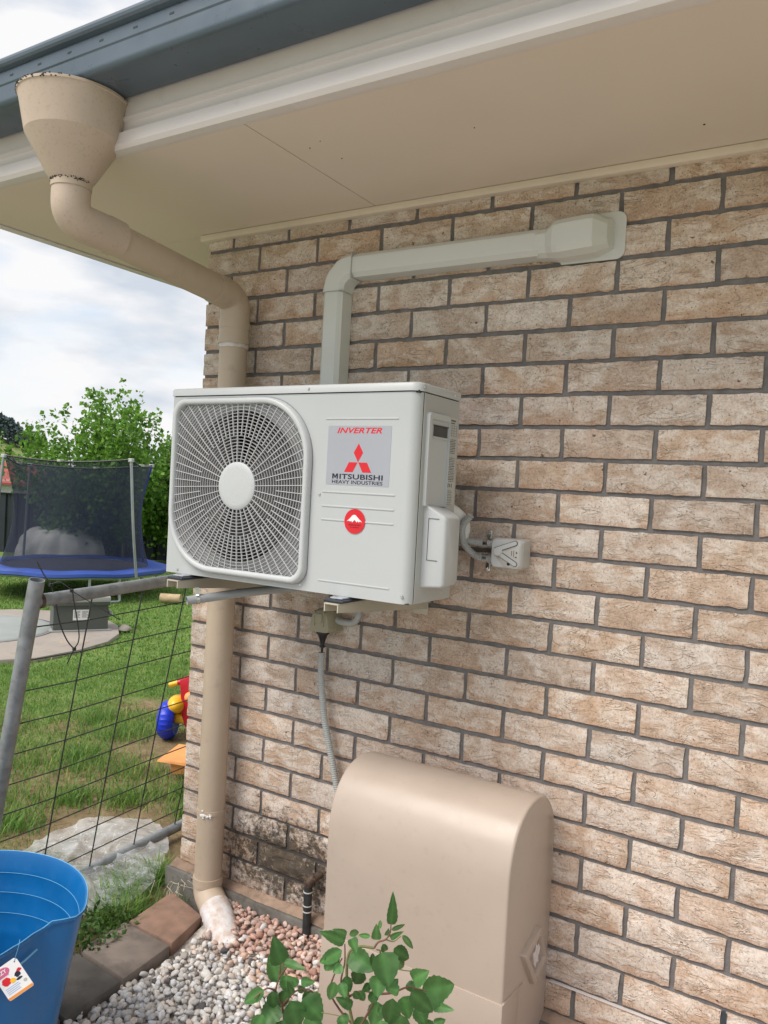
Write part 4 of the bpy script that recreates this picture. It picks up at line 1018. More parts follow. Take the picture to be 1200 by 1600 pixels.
gx = [.27 + 2.6 * i / 40 for i in range(41)]; gy = [-1.7 + 1.69 * j / 30 for j in range(31)]
b.add([(x, y, gs(x, y) - .010) for y in gy for x in gx], [(j * 41 + i, j * 41 + i + 1, (j + 1) * 41 + i + 1, (j + 1) * 41 + i) for j in range(30) for i in range(40)])
tag(b.build('gravel_bed', M['bed'], smooth=60), kind='structure')

ico = bmesh.new(); bmesh.ops.create_icosphere(ico, subdivisions=2, radius=1); ico.verts.ensure_lookup_table()
IV = np.array([p.co[:] for p in ico.verts]); IF = np.array([[q.index for q in f.verts] for f in ico.faces]); ico.free()
shapes = []
for s in range(14):
    r = np.random.RandomState(s + 50); d = r.normal(size=(11, 3)); d /= np.linalg.norm(d, axis=1)[:, None]; h = r.uniform(.52, .85, 11)
    V = IV.copy()
    for _ in range(2):
        for k in range(11):
            e_ = V @ d[k] - h[k]; V -= np.clip(e_, 0, None)[:, None] * d[k] * .95
    shapes.append(V * np.array([1, .78, .62]))
def rotm(r):
    q = r.normal(size=4); q /= np.linalg.norm(q); w_, x, y, z = q
    return np.array([[1 - 2 * (y * y + z * z), 2 * (x * y - z * w_), 2 * (x * z + y * w_)], [2 * (x * y + z * w_), 1 - 2 * (x * x + z * z), 2 * (y * z - x * w_)], [2 * (x * z - y * w_), 2 * (y * z + x * w_), 1 - 2 * (x * x + y * y)]])
white = [(.72, .70, .67), (.78, .77, .76), (.66, .62, .58), (.62, .60, .58), (.76, .72, .67), (.56, .55, .55), (.70, .70, .71), (.50, .46, .43), (.72, .62, .54)]
dark = [(.14, .13, .13), (.22, .18, .16), (.10, .095, .10)]
red = [(.52, .32, .26), (.58, .39, .33), (.48, .28, .22), (.62, .46, .40), (.57, .42, .36)]
sets = {'w': [[], [], 0], 'r': [[], [], 0]}
r = np.random.RandomState(77)
def addpeb(x, y, z, s, which, col):
    R3 = rotm(r)
    if which == 'w': R3 = R3 * 1.0
    V = (shapes[r.randint(14)] * s * np.array([1, 1, 1]) * r.uniform(.85, 1.15, 3)) @ R3.T
    V[:, 2] *= .8
    S_ = sets[which]; S_[0].append(V + np.array([x, y, z])); S_[1].append(np.repeat(np.array([col]) , len(V), 0)); S_[2] += 1
sp_ = .0190
for layer in range(2):
    y = -1.25
    while y < -.018:
        x = .275
        while x < 1.0 or (x < 2.2 and layer == 1):
            px, py = x + r.uniform(-.007, .007), y + r.uniform(-.007, .007)
            step_ = sp_ if x < 1.0 else .026
            x += step_
            if .832 < px < 1.375 and py > -.31: continue
            if px < .315 and -.70 < py < -.16: 
                if px < .300: continue
            if math.hypot(px - .283, py + .989) < .20: continue
            if math.hypot(px - .205, py + .07) < .05: continue
            nred = mnoise.noise(Vector((px * 7, py * 7, 2))) * .09
            dred = min(-py - .10 + nred - .05 * min(1, max(0, (px - .27) / .2)), .80 - px + nred + max(0, -py - .42) )
            isr = dred < .045 and (px > .30)
            mixr = dred < .11
            if layer == 0: z = gs(px, py) - .006
            else:
                if r.rand() < .25: continue
                z = gs(px, py) + .006 + r.uniform(-.003, .004)
            s = r.uniform(.0100, .0168) * (1.0 if r.rand() < .85 else 1.25)
            if isr and r.rand() < .9: addpeb(px, py, z, s * 1.02, 'r', np.array(red[r.randint(5)]) * r.uniform(.8, 1.12))
            else:
                c = np.array(white[r.randint(9)]) * r.uniform(.8, 1.1)
                if mixr and r.rand() < .4: c = c * np.array([.98, .78, .68])
                elif r.rand() < .035: c = np.array(dark[r.randint(3)])
                addpeb(px, py, z, s * (1 if x < 1.02 else 1.5), 'w', c)
        y += sp_ * .92
for k_, nm in (('w', 'white_gravel'), ('r', 'red_gravel')):
    n_ = sets[k_][2]; V = np.concatenate(sets[k_][0]); C_ = np.concatenate(sets[k_][1]); F = (IF[None] + (np.arange(n_) * len(IV))[:, None, None]).reshape(-1, 3)
    o = npmesh(nm, V, F, M['pebble'], C_, True, 'stuff')
    tag(o, 'white and grey quartz pebbles filling the bed' if k_ == 'w' else 'dusty pink crushed stones heaped along the wall foot', 'gravel')

# ------------------------------------------------------------------ blue tub with swing tag
tb = empty('plastic_tub', (.283, -.989, 0), 0, 'big blue flexible plastic tub standing on the gravel with a swing tag', 'tub')
TC = Vector((.283, -.989, 0))
knots = [(-180, .285), (-75, .285), (-50, .272), (-30, .250), (-12, .236), (2, .226), (14, .222), (22, .228), (27, .262), (31, .286), (36, .290), (50, .286), (180, .285)]
def rtheta(a):
    a = math.degrees(a); a = (a + 180) % 360 - 180
    for (a0, r0), (a1, r1) in zip(knots, knots[1:]):
        if a0 <= a <= a1:
            t = (a - a0) / (a1 - a0); t = t * t * (3 - 2 * t); return r0 + (r1 - r0) * t
def ring_(z, off, n=120):
    f = max(0, (z - .16) / .26); f = min(1, f) ** 1.3; base = .214 + (.285 - .214) * min(1, z / .42)
    out = []
    for k in range(n):
        a = 2 * math.pi * k / n - math.pi; rr = base * (1 - f) + (rtheta(a) - (.285 - base)) * f + off
        zz = z - .010 * f * (1 if -35 < math.degrees(a) < 24 else 0)
        out.append((TC.x + rr * math.cos(a), TC.y + rr * math.sin(a), zz))
    return out
zs = [0, .01, .06, .12, .18, .24, .30, .335, .365, .395, .41]
MB().loft([ring_(z, -.02 if z == 0 else 0) for z in zs] + [ring_(.412, .004), ring_(.418, .0055), ring_(.421, .003), ring_(.420, -.001), ring_(.412, -.003)] +
          [ring_(z, -.0035) for z in (.38,)] + [ring_(.372, -.0045), ring_(.366, -.0035)] + [ring_(.33, -.0035), ring_(.322, -.0045), ring_(.316, -.0035)] + [ring_(.28, -.0035), ring_(.272, -.0045), ring_(.266, -.0035)] +
          [ring_(.23, -.0035), ring_(.222, -.0045), ring_(.216, -.0035), ring_(.12, -.0035), ring_(.03, -.004), ring_(.012, -.03)]).build('tub_body', M['tubblue'], tb, smooth=50)
M['ridge'] = plain('pale_blue_edge', (.13, .38, .62), .4, var=.1, bmp=0)  # paler blue for rim, moulding lines and tag cord
for z, o_ in ((.4215, .0035),):
    rg = ring_(z, o_); MB().tube(rg + [rg[0]], .0011, 6).build('rim_bead', M['ridge'], tb)
for z in (.37, .322, .272):
    rg = ring_(z, -.0048); MB().tube(rg + [rg[0]], .0007, 5).build('inner_moulding', M['ridge'], tb)
hp_ = [ring_(.385, .004)[k] for k in range(43, 66)]
MB().tube([tuple(Vector(p) + Vector((.004, 0, -.012 * math.sin(math.pi * i / 22)))) for i, p in enumerate(hp_)], .0022, 8).build('handle_moulding', M['ridge'], tb)
cd = empty('swing_tag', at(20, 1530, 1.655)[:], 0, 'white cardboard swing tag with orange strip hanging on the blue tub', 'tag')
CB = at(15.7, 1565, 1.650); CE = at(53.8, 1538.7, 1.640) - CB; CU = at(-13.6, 1521, 1.655) - CB; CN = CE.cross(CU).normalized()
if CN.dot(CW - CB) < 0: CN = -CN
def onc(a, c, h=0): return CB + CE * a + CU * c + CN * h
def card(name, poly, mtl, h0, h1, parent=cd):
    b = MB(); n_ = len(poly); b.add([onc(a, c, h0) for a, c in poly] + [onc(a, c, h1) for a, c in poly], [tuple(range(n_)), tuple(range(n_, 2 * n_))[::-1]] + [(k, (k + 1) % n_, n_ + (k + 1) % n_, n_ + k) for k in range(n_)])
    return b.build(name, mtl, parent, smooth=0)
base = card('card', rrect(0, 1, 0, 1, (.12, .05, .08, .06), 5), M['white'], 0, .0006)
card('orange_strip', [(.02, .01), (.985, .01), (.99, .09), (.01, .09)], M['cardorange'], .0006, .0010, base)
def blob(cx, cy, rx, ry, n=18, w=0): return [(cx + rx * math.cos(2 * math.pi * k / n) * (1 + w * math.sin(3 * k)), cy + ry * math.sin(2 * math.pi * k / n) * (1 + w * math.cos(2 * k))) for k in range(n)]
card('pink_oval', blob(.33, .82, .27, .13), M['cardpink'], .0006, .0010, base)
card('pink_panel', [(.12, .69), (.5, .69), (.5, .75), (.12, .75)], M['cardpink'], .0010, .0013, base)
card('red_picture', blob(.28, .53, .17, .12, 18, .08), M['red'], .0006, .0010, base)
card('yellow_picture', blob(.50, .47, .10, .07, 14, .1), M['yellowp'], .0010, .0013, base)
card('black_picture', blob(.74, .55, .11, .08, 14, .15), M['blackprint'], .0006, .0010, base)
card('black_picture', blob(.72, .42, .12, .035, 14, .1), M['blackprint'], .0006, .0010, base)
card('red_picture', blob(.86, .64, .09, .05, 14, .2), M['redp'], .0006, .0010, base)
for k, (a0, a1) in enumerate(((.10, .62), (.10, .66), (.10, .58), (.10, .6))):
    c = .325 - .055 * k; card('small_print', [(a0, c), (a1, c), (a1, c + .022), (a0, c + .022)], M['cardblue'], .0006, .0009, base)
card('green_mark', blob(.86, .28, .07, .05), M['clump'] if False else M['boxlid'], .0006, .0009, base)
card('punch_hole', blob(.88, .90, .02, .02), M['black'], .0006, .0011, base)
me, s_, co = lettering('EZY', 0, 0, 0, 0, None, None, .02, .1, plane='raw', name='lettering')
o3 = np.array([list(onc(.15 + .36 * a, .775 + .11 * c, .0014 + (.0002 if z > 0 else 0))) for (a, c), z in zip(s_, co[:, 2])]); me.vertices.foreach_set('co', o3.ravel()); me.materials.clear(); me.materials.append(M['white']); me.update()
lt = bpy.data.objects.new('lettering', me); COL.objects.link(lt); attach(lt, base)
MB().tube([onc(.88, .90, .001), at(29.5, 1477, 1.642), at(31, 1468, 1.66)], .0006, 6).build('tag_cord', M['ridge'], cd)

# ------------------------------------------------------------------ leaning gate panel, cable ties, plastic film
gt = empty('gate_panel', (-.30, .2, 0), 0, 'galvanised pipe gate frame with wire mesh leaning against the house corner', 'gate')
def G(y, z): return Vector((-.30 + .235 * z, y - .016 * (z - .5), z))
MB().tube([G(-.578, -.02), G(-.578, .5), G(-.578, 1.118)], .0225, 22, 0, 8, True, .003).build('post', M['galv'], gt)
MB().tube([G(1.20, -.02), G(1.20, 1.118)], .0225, 22).build('post', M['galv'], gt)
tr = [G(-.570, 1.052), G(-.3, 1.066), G(0, 1.082), G(1.19, 1.09)]
MB().tube(tr, .0200, 20).build('top_rail', M['galv'], gt)
MB().tube([G(-.57, .004), G(-.15, .008), G(.30, .030), G(1.19, .06)], .0195, 20).build('bottom_rail', M['galv'], gt)
MB().tube([G(-.560, 1.052), G(-.549, 1.0525)], .0225, 20).tube([G(-.578, 1.01), G(-.573, 1.03), G(-.560, 1.04)], .006, 8).build('weld', M['rust'], gt)
for y in (-.555, -.37, -.168, .03, .235, .435, .635, .835, 1.03): MB().tube([G(y + .01 * (y > -.5), .01), G(y, .5), G(y + (.0 if y > -.5 else 0), 1.068 + .01 * (y > 0))], .0024, 8).build('wire', M['wire'], gt)
for z in (.972, .868, .770, .665, .565, .463, .362, .268, .176, .077):
    MB().tube([G(-.575, z), G(-.37, z + .004 * 0 + (.0)), G(0, z + .020), G(.25, z + .030), G(1.2, z + .05)], .0021, 8).build('wire', M['wire'], gt)
ct = empty('cable_tie', at(110, 930, 2.38)[:], 0, 'looped black cable tie hanging on the top rail of the gate panel', 'cable tie')
def U(*p, t=2.375): return [at(u, v, t) for u, v in p]
MB().tube(spline(U((58, 878), (68, 897), (79, 914), (86, 937), (94, 975), (105, 1001), (116, 1014)), 8), .0021, 8).build('strap', M['black'], ct)
MB().tube(spline(U((79, 914), (88, 910), (97, 911), (112, 923), (115, 937), (120, 965), (123.5, 990), (122, 1004), (116, 1014), (105, 1037), t=2.37), 8), .0019, 8).build('strap', M['black'], ct)
MB().tube(spline(U((112, 923), (128, 933), (150, 946), (188, 969), t=2.365), 6), .0016, 8).build('strap_tail', M['black'], ct)
for u, v in ((79, 914), (112, 923), (116, 1014)):
    p = at(u, v, 2.37); MB().box(p.x - .005, p.x + .005, p.y - .004, p.y + .004, p.z - .005, p.z + .005, .0015).build('tie_head', M['black'], ct)

outl = [(-.63, -.14), (-.65, .0), (-.655, .12), (-.56, .22), (-.455, .268), (-.33, .245), (-.20, .14), (-.12, .03), (-.045, -.08), (.0, -.25), (-.06, -.345), (-.16, -.42), (-.30, -.44), (-.46, -.38), (-.56, -.27)]
na, nr_ = 110, 34; cxy = Vector((-.30, -.08)); vs = []
def edge_pt(t):
    k = t * len(outl); i = int(k) % len(outl); f = k - int(k); a = Vector(outl[i]); c = Vector(outl[(i + 1) % len(outl)]); return a.lerp(c, f)
for j in range(nr_):
    for i in range(na):
        s = (j + .02) / (nr_ - 1); p = cxy.lerp(edge_pt(i / na), s * (1 + .03 * mnoise.noise(Vector((i * .35, 0, 4))) * s))
        n_ = mnoise.noise(Vector((p.x * 6 + .5 * mnoise.noise(Vector((p.x * 9, p.y * 9, 8))), p.y * 6, 1))); n2_ = 1 - abs(mnoise.noise(Vector((p.x * 6 + p.y * 3, p.y * 9 - p.x * 4, 6)))) * 5; n3_ = 1 - abs(mnoise.noise(Vector((p.x * 26, p.y * 22, 16)))) * 3
        z = .012 + .026 * max(0, n_ + .25) * (1 - s ** 4) + .012 * max(0, n2_)
        vs.append((p.x, p.y, z))
b = MB(); b.add(vs, [(j * na + i, j * na + (i + 1) % na, (j + 1) * na + (i + 1) % na, (j + 1) * na + i) for j in range(nr_ - 1) for i in range(na)])
tag(b.build('plastic_film', M['film'], smooth=70), 'crumpled clear plastic film lying on the grass under the gate panel', 'plastic sheet')

# ------------------------------------------------------------------ weeds in front of the tan cover
def leaf(parent, u, v, u2, v2, w_, t, dt=.0, seed=0, mtl='weed', sc=3.53, ox=380, oy=1390):
    r = random.Random(seed); P = at(ox + u / sc, oy + v / sc, t); T = at(ox + u2 / sc, oy + v2 / sc, t - dt)
    T = P.lerp(T, 1.12); ax = T - P; Ln = ax.length; ax.normalize(); W = 1.14 * w_ / sc / 1234.58 * t / 2
    vd = (CW - P).normalized(); sd_ = ax.cross(vd).normalized(); sd_ = (sd_ + vd * r.uniform(-.5, .5)).normalized(); nn = sd_.cross(ax).normalized()
    if nn.dot(vd) < 0: nn = -nn
    n = 13; vs = []; curl = r.uniform(.02, .16) * Ln; fold = r.uniform(.12, .4)
    for i in range(n + 1):
        s = i / n; wd = W * (math.sin(math.pi * min(1, s ** .62)) ** .75) * (1 + .045 * (1 if i % 2 else -1) * (0 < i < n))
        if s > .98: wd = 0
        c = P + ax * Ln * s - nn * curl * (s - .3) ** 2 * 1.6 + nn * curl * .1
        for q in (-1, -.5, 0, .5, 1):
            vs.append(c + sd_ * wd * q + nn * (abs(q) * wd * fold + .07 * wd * math.sin(i * .9 + q * 2 + seed)) )
    b = MB(); b.add(vs, [(i * 5 + k, i * 5 + k + 1, (i + 1) * 5 + k + 1, (i + 1) * 5 + k) for i in range(n) for k in range(4)])
    o = b.build('leaf', M[mtl], parent, smooth=60, fix=False); a_ = o.data.attributes.new('tone', 'FLOAT_COLOR', 'POINT'); tb_ = r.uniform(.8, 1.25)
    a_.data.foreach_set('color', [c for i in range(n + 1) for q in range(5) for c in ((tb_ * (1.4 if q == 2 else .96 + .05 * math.sin(i * 2.2 + q)),) * 3 + (1,))])
    # petiole and pale midrib
def stem(parent, pts, r0, r1, mtl='stem', sc=3.53, ox=380, oy=1390, n=8):
    P = [at(ox + u / sc, oy + v / sc, t) for u, v, t in pts]; P = spline(P, n); m_ = len(P)
    MB().tube(P, [r0 + (r1 - r0) * i / (m_ - 1) for i in range(m_)], 8).build('stem', M[mtl], parent, smooth=60)
A_ = at(425, 1600, 1.82); Bq_ = at(552, 1600, 1.74)
wa = empty('weed', (A_.x, A_.y, 0), 0, 'low leafy green weed growing through the white gravel left of the tan cover', 'weed')
wb = empty('weed', (Bq_.x, Bq_.y, 0), 0, 'tall bent green weed with many leaves in front of the tan cover', 'weed')
def groundstem(parent, u, v, t, mtl):
    p = at(u, v, t); MB().tube([p, Vector((p.x + .01, p.y - .02, p.z * .5)), Vector((p.x + .02, p.y - .01, -.01))], .004, 8).build('stem', M[mtl], parent)
LA = [(215, 410, 172, 282, 98), (190, 510, 150, 372, 92), (225, 400, 328, 432, 46), (115, 555, 8, 622, 64), (190, 635, 112, 748, 108), (262, 612, 300, 760, 110), (330, 600, 428, 705, 128), (240, 555, 205, 645, 62), (318, 505, 385, 512, 46),
      (300, 530, 262, 486, 42), (345, 560, 372, 640, 60), (235, 470, 245, 560, 70), (160, 560, 168, 650, 60), (350, 690, 430, 790, 90), (110, 690, 60, 790, 80), (220, 720, 210, 850, 110), (300, 560, 340, 540, 34), (270, 575, 250, 520, 36)]
for i, l in enumerate(LA): leaf(wa, *l, 1.80 + .03 * math.sin(i * 2.1), .03 * math.cos(i * 3.3), i)
for pts in ([(230, 760, 1.84), (215, 640, 1.83), (180, 560, 1.82), (200, 480, 1.82), (205, 400, 1.82)], [(180, 560, 1.82), (130, 545, 1.81), (60, 600, 1.80)], [(215, 640, 1.83), (290, 560, 1.82), (370, 555, 1.81), (400, 600, 1.81)], [(200, 480, 1.82), (260, 410, 1.82), (300, 420, 1.82)]): stem(wa, pts, .0026, .0014, 'stem2')
groundstem(wa, 380 + 230 / 3.53, 1390 + 760 / 3.53, 1.84, 'stem2')
LB = [(560, 290, 440, 238, 66), (545, 335, 430, 398, 66), (572, 248, 508, 222, 34), (585, 250, 637, 232, 36), (596, 270, 622, 335, 56), (702, 256, 638, 252, 26), (735, 278, 734, 212, 50), (752, 218, 757, 168, 20), (815, 195, 828, 45, 56), (818, 222, 890, 194, 22), (812, 270, 872, 236, 30),
      (878, 252, 934, 322, 32), (795, 255, 800, 226, 30), (770, 300, 790, 345, 40), (592, 352, 712, 440, 110), (650, 440, 618, 518, 84), (765, 345, 800, 520, 140), (830, 325, 908, 378, 76), (745, 470, 742, 582, 92), (850, 395, 880, 430, 50),
      (935, 500, 1015, 455, 84), (985, 560, 1152, 532, 135), (1035, 640, 1148, 662, 46), (925, 560, 1035, 668, 92), (880, 590, 915, 700, 96), (825, 600, 800, 735, 100), (745, 620, 715, 750, 84), (690, 610, 750, 560, 56), (604, 640, 520, 600, 56), (505, 510, 476, 608, 56), (538, 512, 560, 590, 52),
      (790, 560, 850, 500, 58), (860, 560, 800, 545, 50), (520, 350, 455, 440, 74), (548, 420, 500, 455, 50), (560, 480, 590, 560, 52), (960, 640, 1000, 740, 80), (1050, 740, 1110, 720, 50), (870, 690, 860, 800, 110), (760, 720, 770, 850, 110), (660, 700, 640, 800, 80), (540, 690, 560, 760, 60), (980, 720, 1030, 830, 100),
      (700, 520, 660, 560, 40), (640, 560, 668, 610, 40), (900, 520, 950, 560, 50), (610, 560, 640, 600, 40), (580, 690, 530, 740, 44), (715, 350, 712, 420, 26), (775, 640, 745, 690, 40)]
for i, l in enumerate(LB): leaf(wb, *l, 1.66 + .05 * math.sin(i * 2.7), .035 * math.cos(i * 3.1), 100 + i)
stem(wb, [(610, 760, 1.70), (585, 640, 1.69), (572, 500, 1.68), (574, 400, 1.67), (590, 340, 1.67), (640, 314, 1.66), (722, 322, 1.66)], .0034, .0026, 'stem')
stem(wb, [(722, 322, 1.66), (745, 290, 1.66), (785, 275, 1.66), (810, 240, 1.66), (815, 195, 1.66)], .0024, .0012, 'stem2')
for pts in ([(785, 275, 1.66), (830, 285, 1.66), (870, 255, 1.66)], [(735, 330, 1.66), (780, 350, 1.66), (840, 430, 1.65), (920, 450, 1.65)]): stem(wb, pts, .0016, .001, 'stem')
for pts in ([(585, 640, 1.69), (540, 520, 1.68), (560, 400, 1.68), (560, 300, 1.68)], [(600, 740, 1.70), (530, 660, 1.70), (480, 560, 1.69), (510, 450, 1.69), (545, 380, 1.68)], [(650, 745, 1.69), (700, 660, 1.68), (740, 570, 1.67), (760, 440, 1.67), (755, 340, 1.66)], [(740, 575, 1.67), (820, 570, 1.66), (900, 540, 1.66), (960, 545, 1.66), (1010, 560, 1.65)], [(585, 590, 1.69), (650, 560, 1.68), (740, 575, 1.67)]): stem(wb, pts, .0026, .0014, 'stem2')
stem(wb, [(430, 678, 1.72), (500, 690, 1.71), (540, 700, 1.70)], .001, .001, 'stem')
for u, t in ((552, 1.70), (564, 1.69)): groundstem(wb, u, 1604, t, 'stem2')

# ------------------------------------------------------------------ leafy clump beside the pavers
def scatter_leaves(name, pts, size, mtl, parent=None, tone=(.7, 1.2), up=.3, seed=1, slim=.5):
    r = np.random.RandomState(seed); n = len(pts); P = np.array(pts); s = r.uniform(size[0], size[1], n)
    a = r.normal(size=(n, 3)); a[:, 2] += up; a /= np.linalg.norm(a, axis=1)[:, None]
    h = np.cross(a, r.normal(size=(n, 3))); h /= np.linalg.norm(h, axis=1)[:, None]; nrm = np.cross(a, h)
    prof = [(0, 0, 0), (.45, slim, .08), (1, 0, -.12), (.45, -slim, .08), (.42, 0, 0)]
    V = np.concatenate([(P + a * (s * q[0])[:, None] + h * (s * q[1])[:, None] + nrm * (s * q[2])[:, None])[:, None] for q in prof], 1).reshape(-1, 3)
    f = np.array([[0, 1, 4], [1, 2, 4], [2, 3, 4], [3, 0, 4]]); F = (f[None] + (np.arange(n) * 5)[:, None, None]).reshape(-1, 3)
    tn = np.repeat(r.uniform(tone[0], tone[1], n), 5)[:, None] * np.array([[1, 1, 1]])
    return npmesh(name, V, F, M[mtl], tn, False, None, parent)
r = random.Random(5)
cl = empty('leafy_weed', (.035, -.40, 0), 0, 'low dense leafy green weed between the blue tub and the pavers', 'weed')
pts = []
for _ in range(620):
    a = r.uniform(0, 2 * math.pi); q = math.sqrt(r.random()); pts.append((.035 + .125 * q * math.cos(a), -.42 + .16 * q * math.sin(a), .0 + .075 * r.random() * (1 - q * .6)))
scatter_leaves('leaves', pts, (.012, .024), 'clump', cl, (.6, 1.25), .8, 6, .36)
r = random.Random(15)
cl2 = empty('leafy_weed', (.30, -.36, 0), 0, 'thin pale dry grass stalks at the house corner beside the red paver', 'weed')
for k in range(16):
    x, y = .02 + r.uniform(-.03, .05), -.07 + r.uniform(-.03, .05); a = r.uniform(-1.2, .8); l = r.uniform(.05, .11)
    MB().tube([(x, y, .0), (x + math.cos(a) * l * .4, y + math.sin(a) * l * .4 - .01, l * .6), (x + math.cos(a) * l, y + math.sin(a) * l - .02, l * .55)], [.0013, .001, .0005], 5).build('stalk', M['drytwig'], cl2)

# ------------------------------------------------------------------ lawn grass: blades get sparser and larger with distance
def blades(name, n, rad, az, hgt, wid, seed, soil=True, lean=.5, tone=(.7, 1.25), clusters=None):
    r = np.random.RandomState(seed); X = []
    if clusters is not None:
        c = np.array(clusters); k = r.randint(0, len(c), n); X = np.c_[c[k, 0] + r.normal(size=n) * c[k, 2], c[k, 1] + r.normal(size=n) * c[k, 2]]
    else:
        q = np.sqrt(r.uniform(rad[0] ** 2, rad[1] ** 2, n)); a = np.radians(r.uniform(az[0], az[1], n)); X = np.c_[CW.x + q * np.cos(a), CW.y + q * np.sin(a)]
    keep = []
    for i, (x, y) in enumerate(X):
        if x > .11 or (x > -.012 and y > -.04): keep.append(False); continue
        if soil:
            ds_ = math.hypot(x + .6, y - .2); f = 1 - ds_ / 3.1 + 1.1 * mnoise.noise(Vector((x * 1.6, y * 1.6, 7))) + .5 * mnoise.noise(Vector((x * 5, y * 5, 7)))
            if f > .50 + .5 * r.rand(): keep.append(False); continue
        if in_slab(x, y): keep.append(False); continue
        keep.append(True)
    X = X[np.array(keep)]; n = len(X); Zb = np.array([gz(x, y) for x, y in X])
    h = r.uniform(hgt[0], hgt[1], n); w_ = r.uniform(wid[0], wid[1], n); th = r.uniform(0, 2 * np.pi, n); ln = r.uniform(.1, lean, n) * h * 1.6
    dx, dy = np.cos(th), np.sin(th); sx, sy = -dy, dx
    B = np.c_[X, Zb]; D = np.c_[dx, dy, 0 * dx]; Sd = np.c_[sx, sy, 0 * sx] * w_[:, None]; Zu = np.array([[0, 0, 1.0]])
    V = np.concatenate([(B - Sd)[:, None], (B + Sd)[:, None], (B + D * (ln * .35)[:, None] + Zu * (h * .6)[:, None] + Sd * .7)[:, None], (B + D * (ln * .35)[:, None] + Zu * (h * .6)[:, None] - Sd * .7)[:, None], (B + D * ln[:, None] + Zu * h[:, None])[:, None]], 1).reshape(-1, 3)
    f = np.array([[0, 1, 2], [0, 2, 3], [3, 2, 4]]); F = (f[None] + (np.arange(n) * 5)[:, None, None]).reshape(-1, 3)
    tv = r.uniform(tone[0], tone[1], n); dry = r.rand(n) < .10
    tn = tv[:, None] * np.where(dry[:, None], np.array([[2.2, 1.35, 1.5]]), np.array([[1, 1, 1]])); tn = np.repeat(tn, 5, 0)
    return tag(npmesh(name, V, F, M['grass'], tn, False, 'stuff'), 'green lawn grass beyond the gate panel' if clusters is None else 'longer tufts of grass along the bare soil', 'grass')
slab = [(-3.475, 1.514), (-3.36, 1.74), (-3.385, 2.15), (-3.50, 2.52), (-3.72, 2.82), (-4.05, 3.08), (-4.5, 3.26), (-5.0, 3.22), (-5.42, 2.9), (-5.66, 2.4), (-5.6, 1.8), (-5.25, 1.25), (-4.7, .98), (-4.1, 1.02), (-3.7, 1.2)]
def in_slab(x, y):
    if not (-5.7 < x < -3.3 and .9 < y < 3.4): return False
    c = False
    for (x1, y1), (x2, y2) in zip(slab, slab[1:] + slab[:1]):
        if (y1 > y) != (y2 > y) and x < (x2 - x1) * (y - y1) / (y2 - y1) + x1: c = not c
    return c
blades('grass', 30000, (1.9, 3.6), (128, 164), (.010, .028), (.0009, .0018), 1, lean=.9)
blades('grass', 52000, (3.6, 6.5), (131, 160), (.012, .030), (.0014, .0028), 2, lean=.8)
blades('grass', 60000, (6.5, 13.0), (131, 160), (.014, .032), (.003, .006), 3, lean=.7)
blades('grass', 34000, (1.9, 9.0), (160, 182), (.012, .032), (.0022, .0045), 9, lean=.8)
cl_ = [(-.95, .62, .10), (-1.2, .55, .12), (-.75, .40, .07), (-.62, .62, .07), (-1.5, .3, .12), (-1.15, .05, .12), (-.9, -.05, .07), (-1.8, 1.1, .10), (-1.45, 1.0, .09), (-.14, -.12, .05), (-.05, -.22, .05), (.02, -.27, .03), (-.10, -.02, .04), (-.95, .25, .06), (-1.35, .62, .08), (-.42, .5, .07), (-2.2, .6, .12), (-2.0, .2, .14)]
blades('grass', 9000, None, None, (.025, .075), (.0012, .0026), 4, False, 1.0, (.7, 1.3), cl_)

# ------------------------------------------------------------------ concrete slab, tank lid, pump box
b = MB().prism(slab, -.08, .012, 'z', .01); sl_ = tag(b.build('concrete_pad', M['concrete']), 'rounded pale concrete pad set in the lawn', 'concrete pad')
tl = empty('tank_lid', (-4.78, 2.12, .012), 0, 'big pale grey round tank lid on the concrete pad', 'lid')
MB().lathe([(.0001, .030), (.60, .030), (.66, .026), (.675, .018), (.68, .0125)], (-4.72, 2.02, 0), 64).build('lid_disc', M['disc'], tl, smooth=30)
MB().lathe([(.695, .013), (.70, .0145), (.71, .0145), (.714, .013)], (-4.72, 2.02, 0), 64).build('lid_joint', M['slot'], tl)
sl2 = empty('inspection_cover', (-3.70, 2.33, .012), 0, 'small round inspection cover in the concrete in front of the grey box', 'cover')
MB().lathe([(.0001, .0145), (.098, .0145), (.100, .0125)], (-3.66, 2.30, 0), 40).build('cover_plate', M['concrete'], sl2)
MB().lathe([(.101, .013), (.103, .0142), (.108, .0142), (.110, .013)], (-3.66, 2.30, 0), 40).build('cover_ring', M['log'], sl2)
bx = empty('pump_box', (-4.14, 2.72, .012), 0, 'grey green metal pump box with pale overhanging lid and white notice on the pad', 'box')
mt_ = Matrix.Translation((-4.141, 2.434, .012)) @ Matrix.Rotation(math.atan2(.405, .239), 4, 'Z')
MB().box(0, .47, .0, .30, .0, .235, .004, 1, mt_).build('box_body', M['boxgrey'], bx)
MB().box(-.012, .482, -.018, .317, .232, .262, .004, 2, mt_).build('box_lid_skirt', M['boxgrey'], bx)
MB().box(-.016, .486, -.024, .322, .2625, .312, .010, 2, mt_).build('box_lid', M['boxlid'], bx)
MB().box(-.03, .50, -.03, .33, .0005, .012, .002, 1, mt_).build('box_plinth', M['disc'], bx)
MB().box(.165, .305, -.003, -.0005, .10, .195, 0, 1, mt_).build('notice', M['white'], bx, smooth=0)
pb = MB()
for c0_ in (.175, .242):
    for k in range(7): pb.box(c0_, c0_ + .05 - .012 * (k % 3 == 2), -.0036, -.003, .178 - .009 * k, .1815 - .009 * k, 0, 1, mt_)
pb.build('notice_print', M['greyprint'], bx, smooth=0)
MB().box(.486, .515, .06, .11, .12, .17, .004, 1, mt_).build('hasp', M['boxlid'], bx)
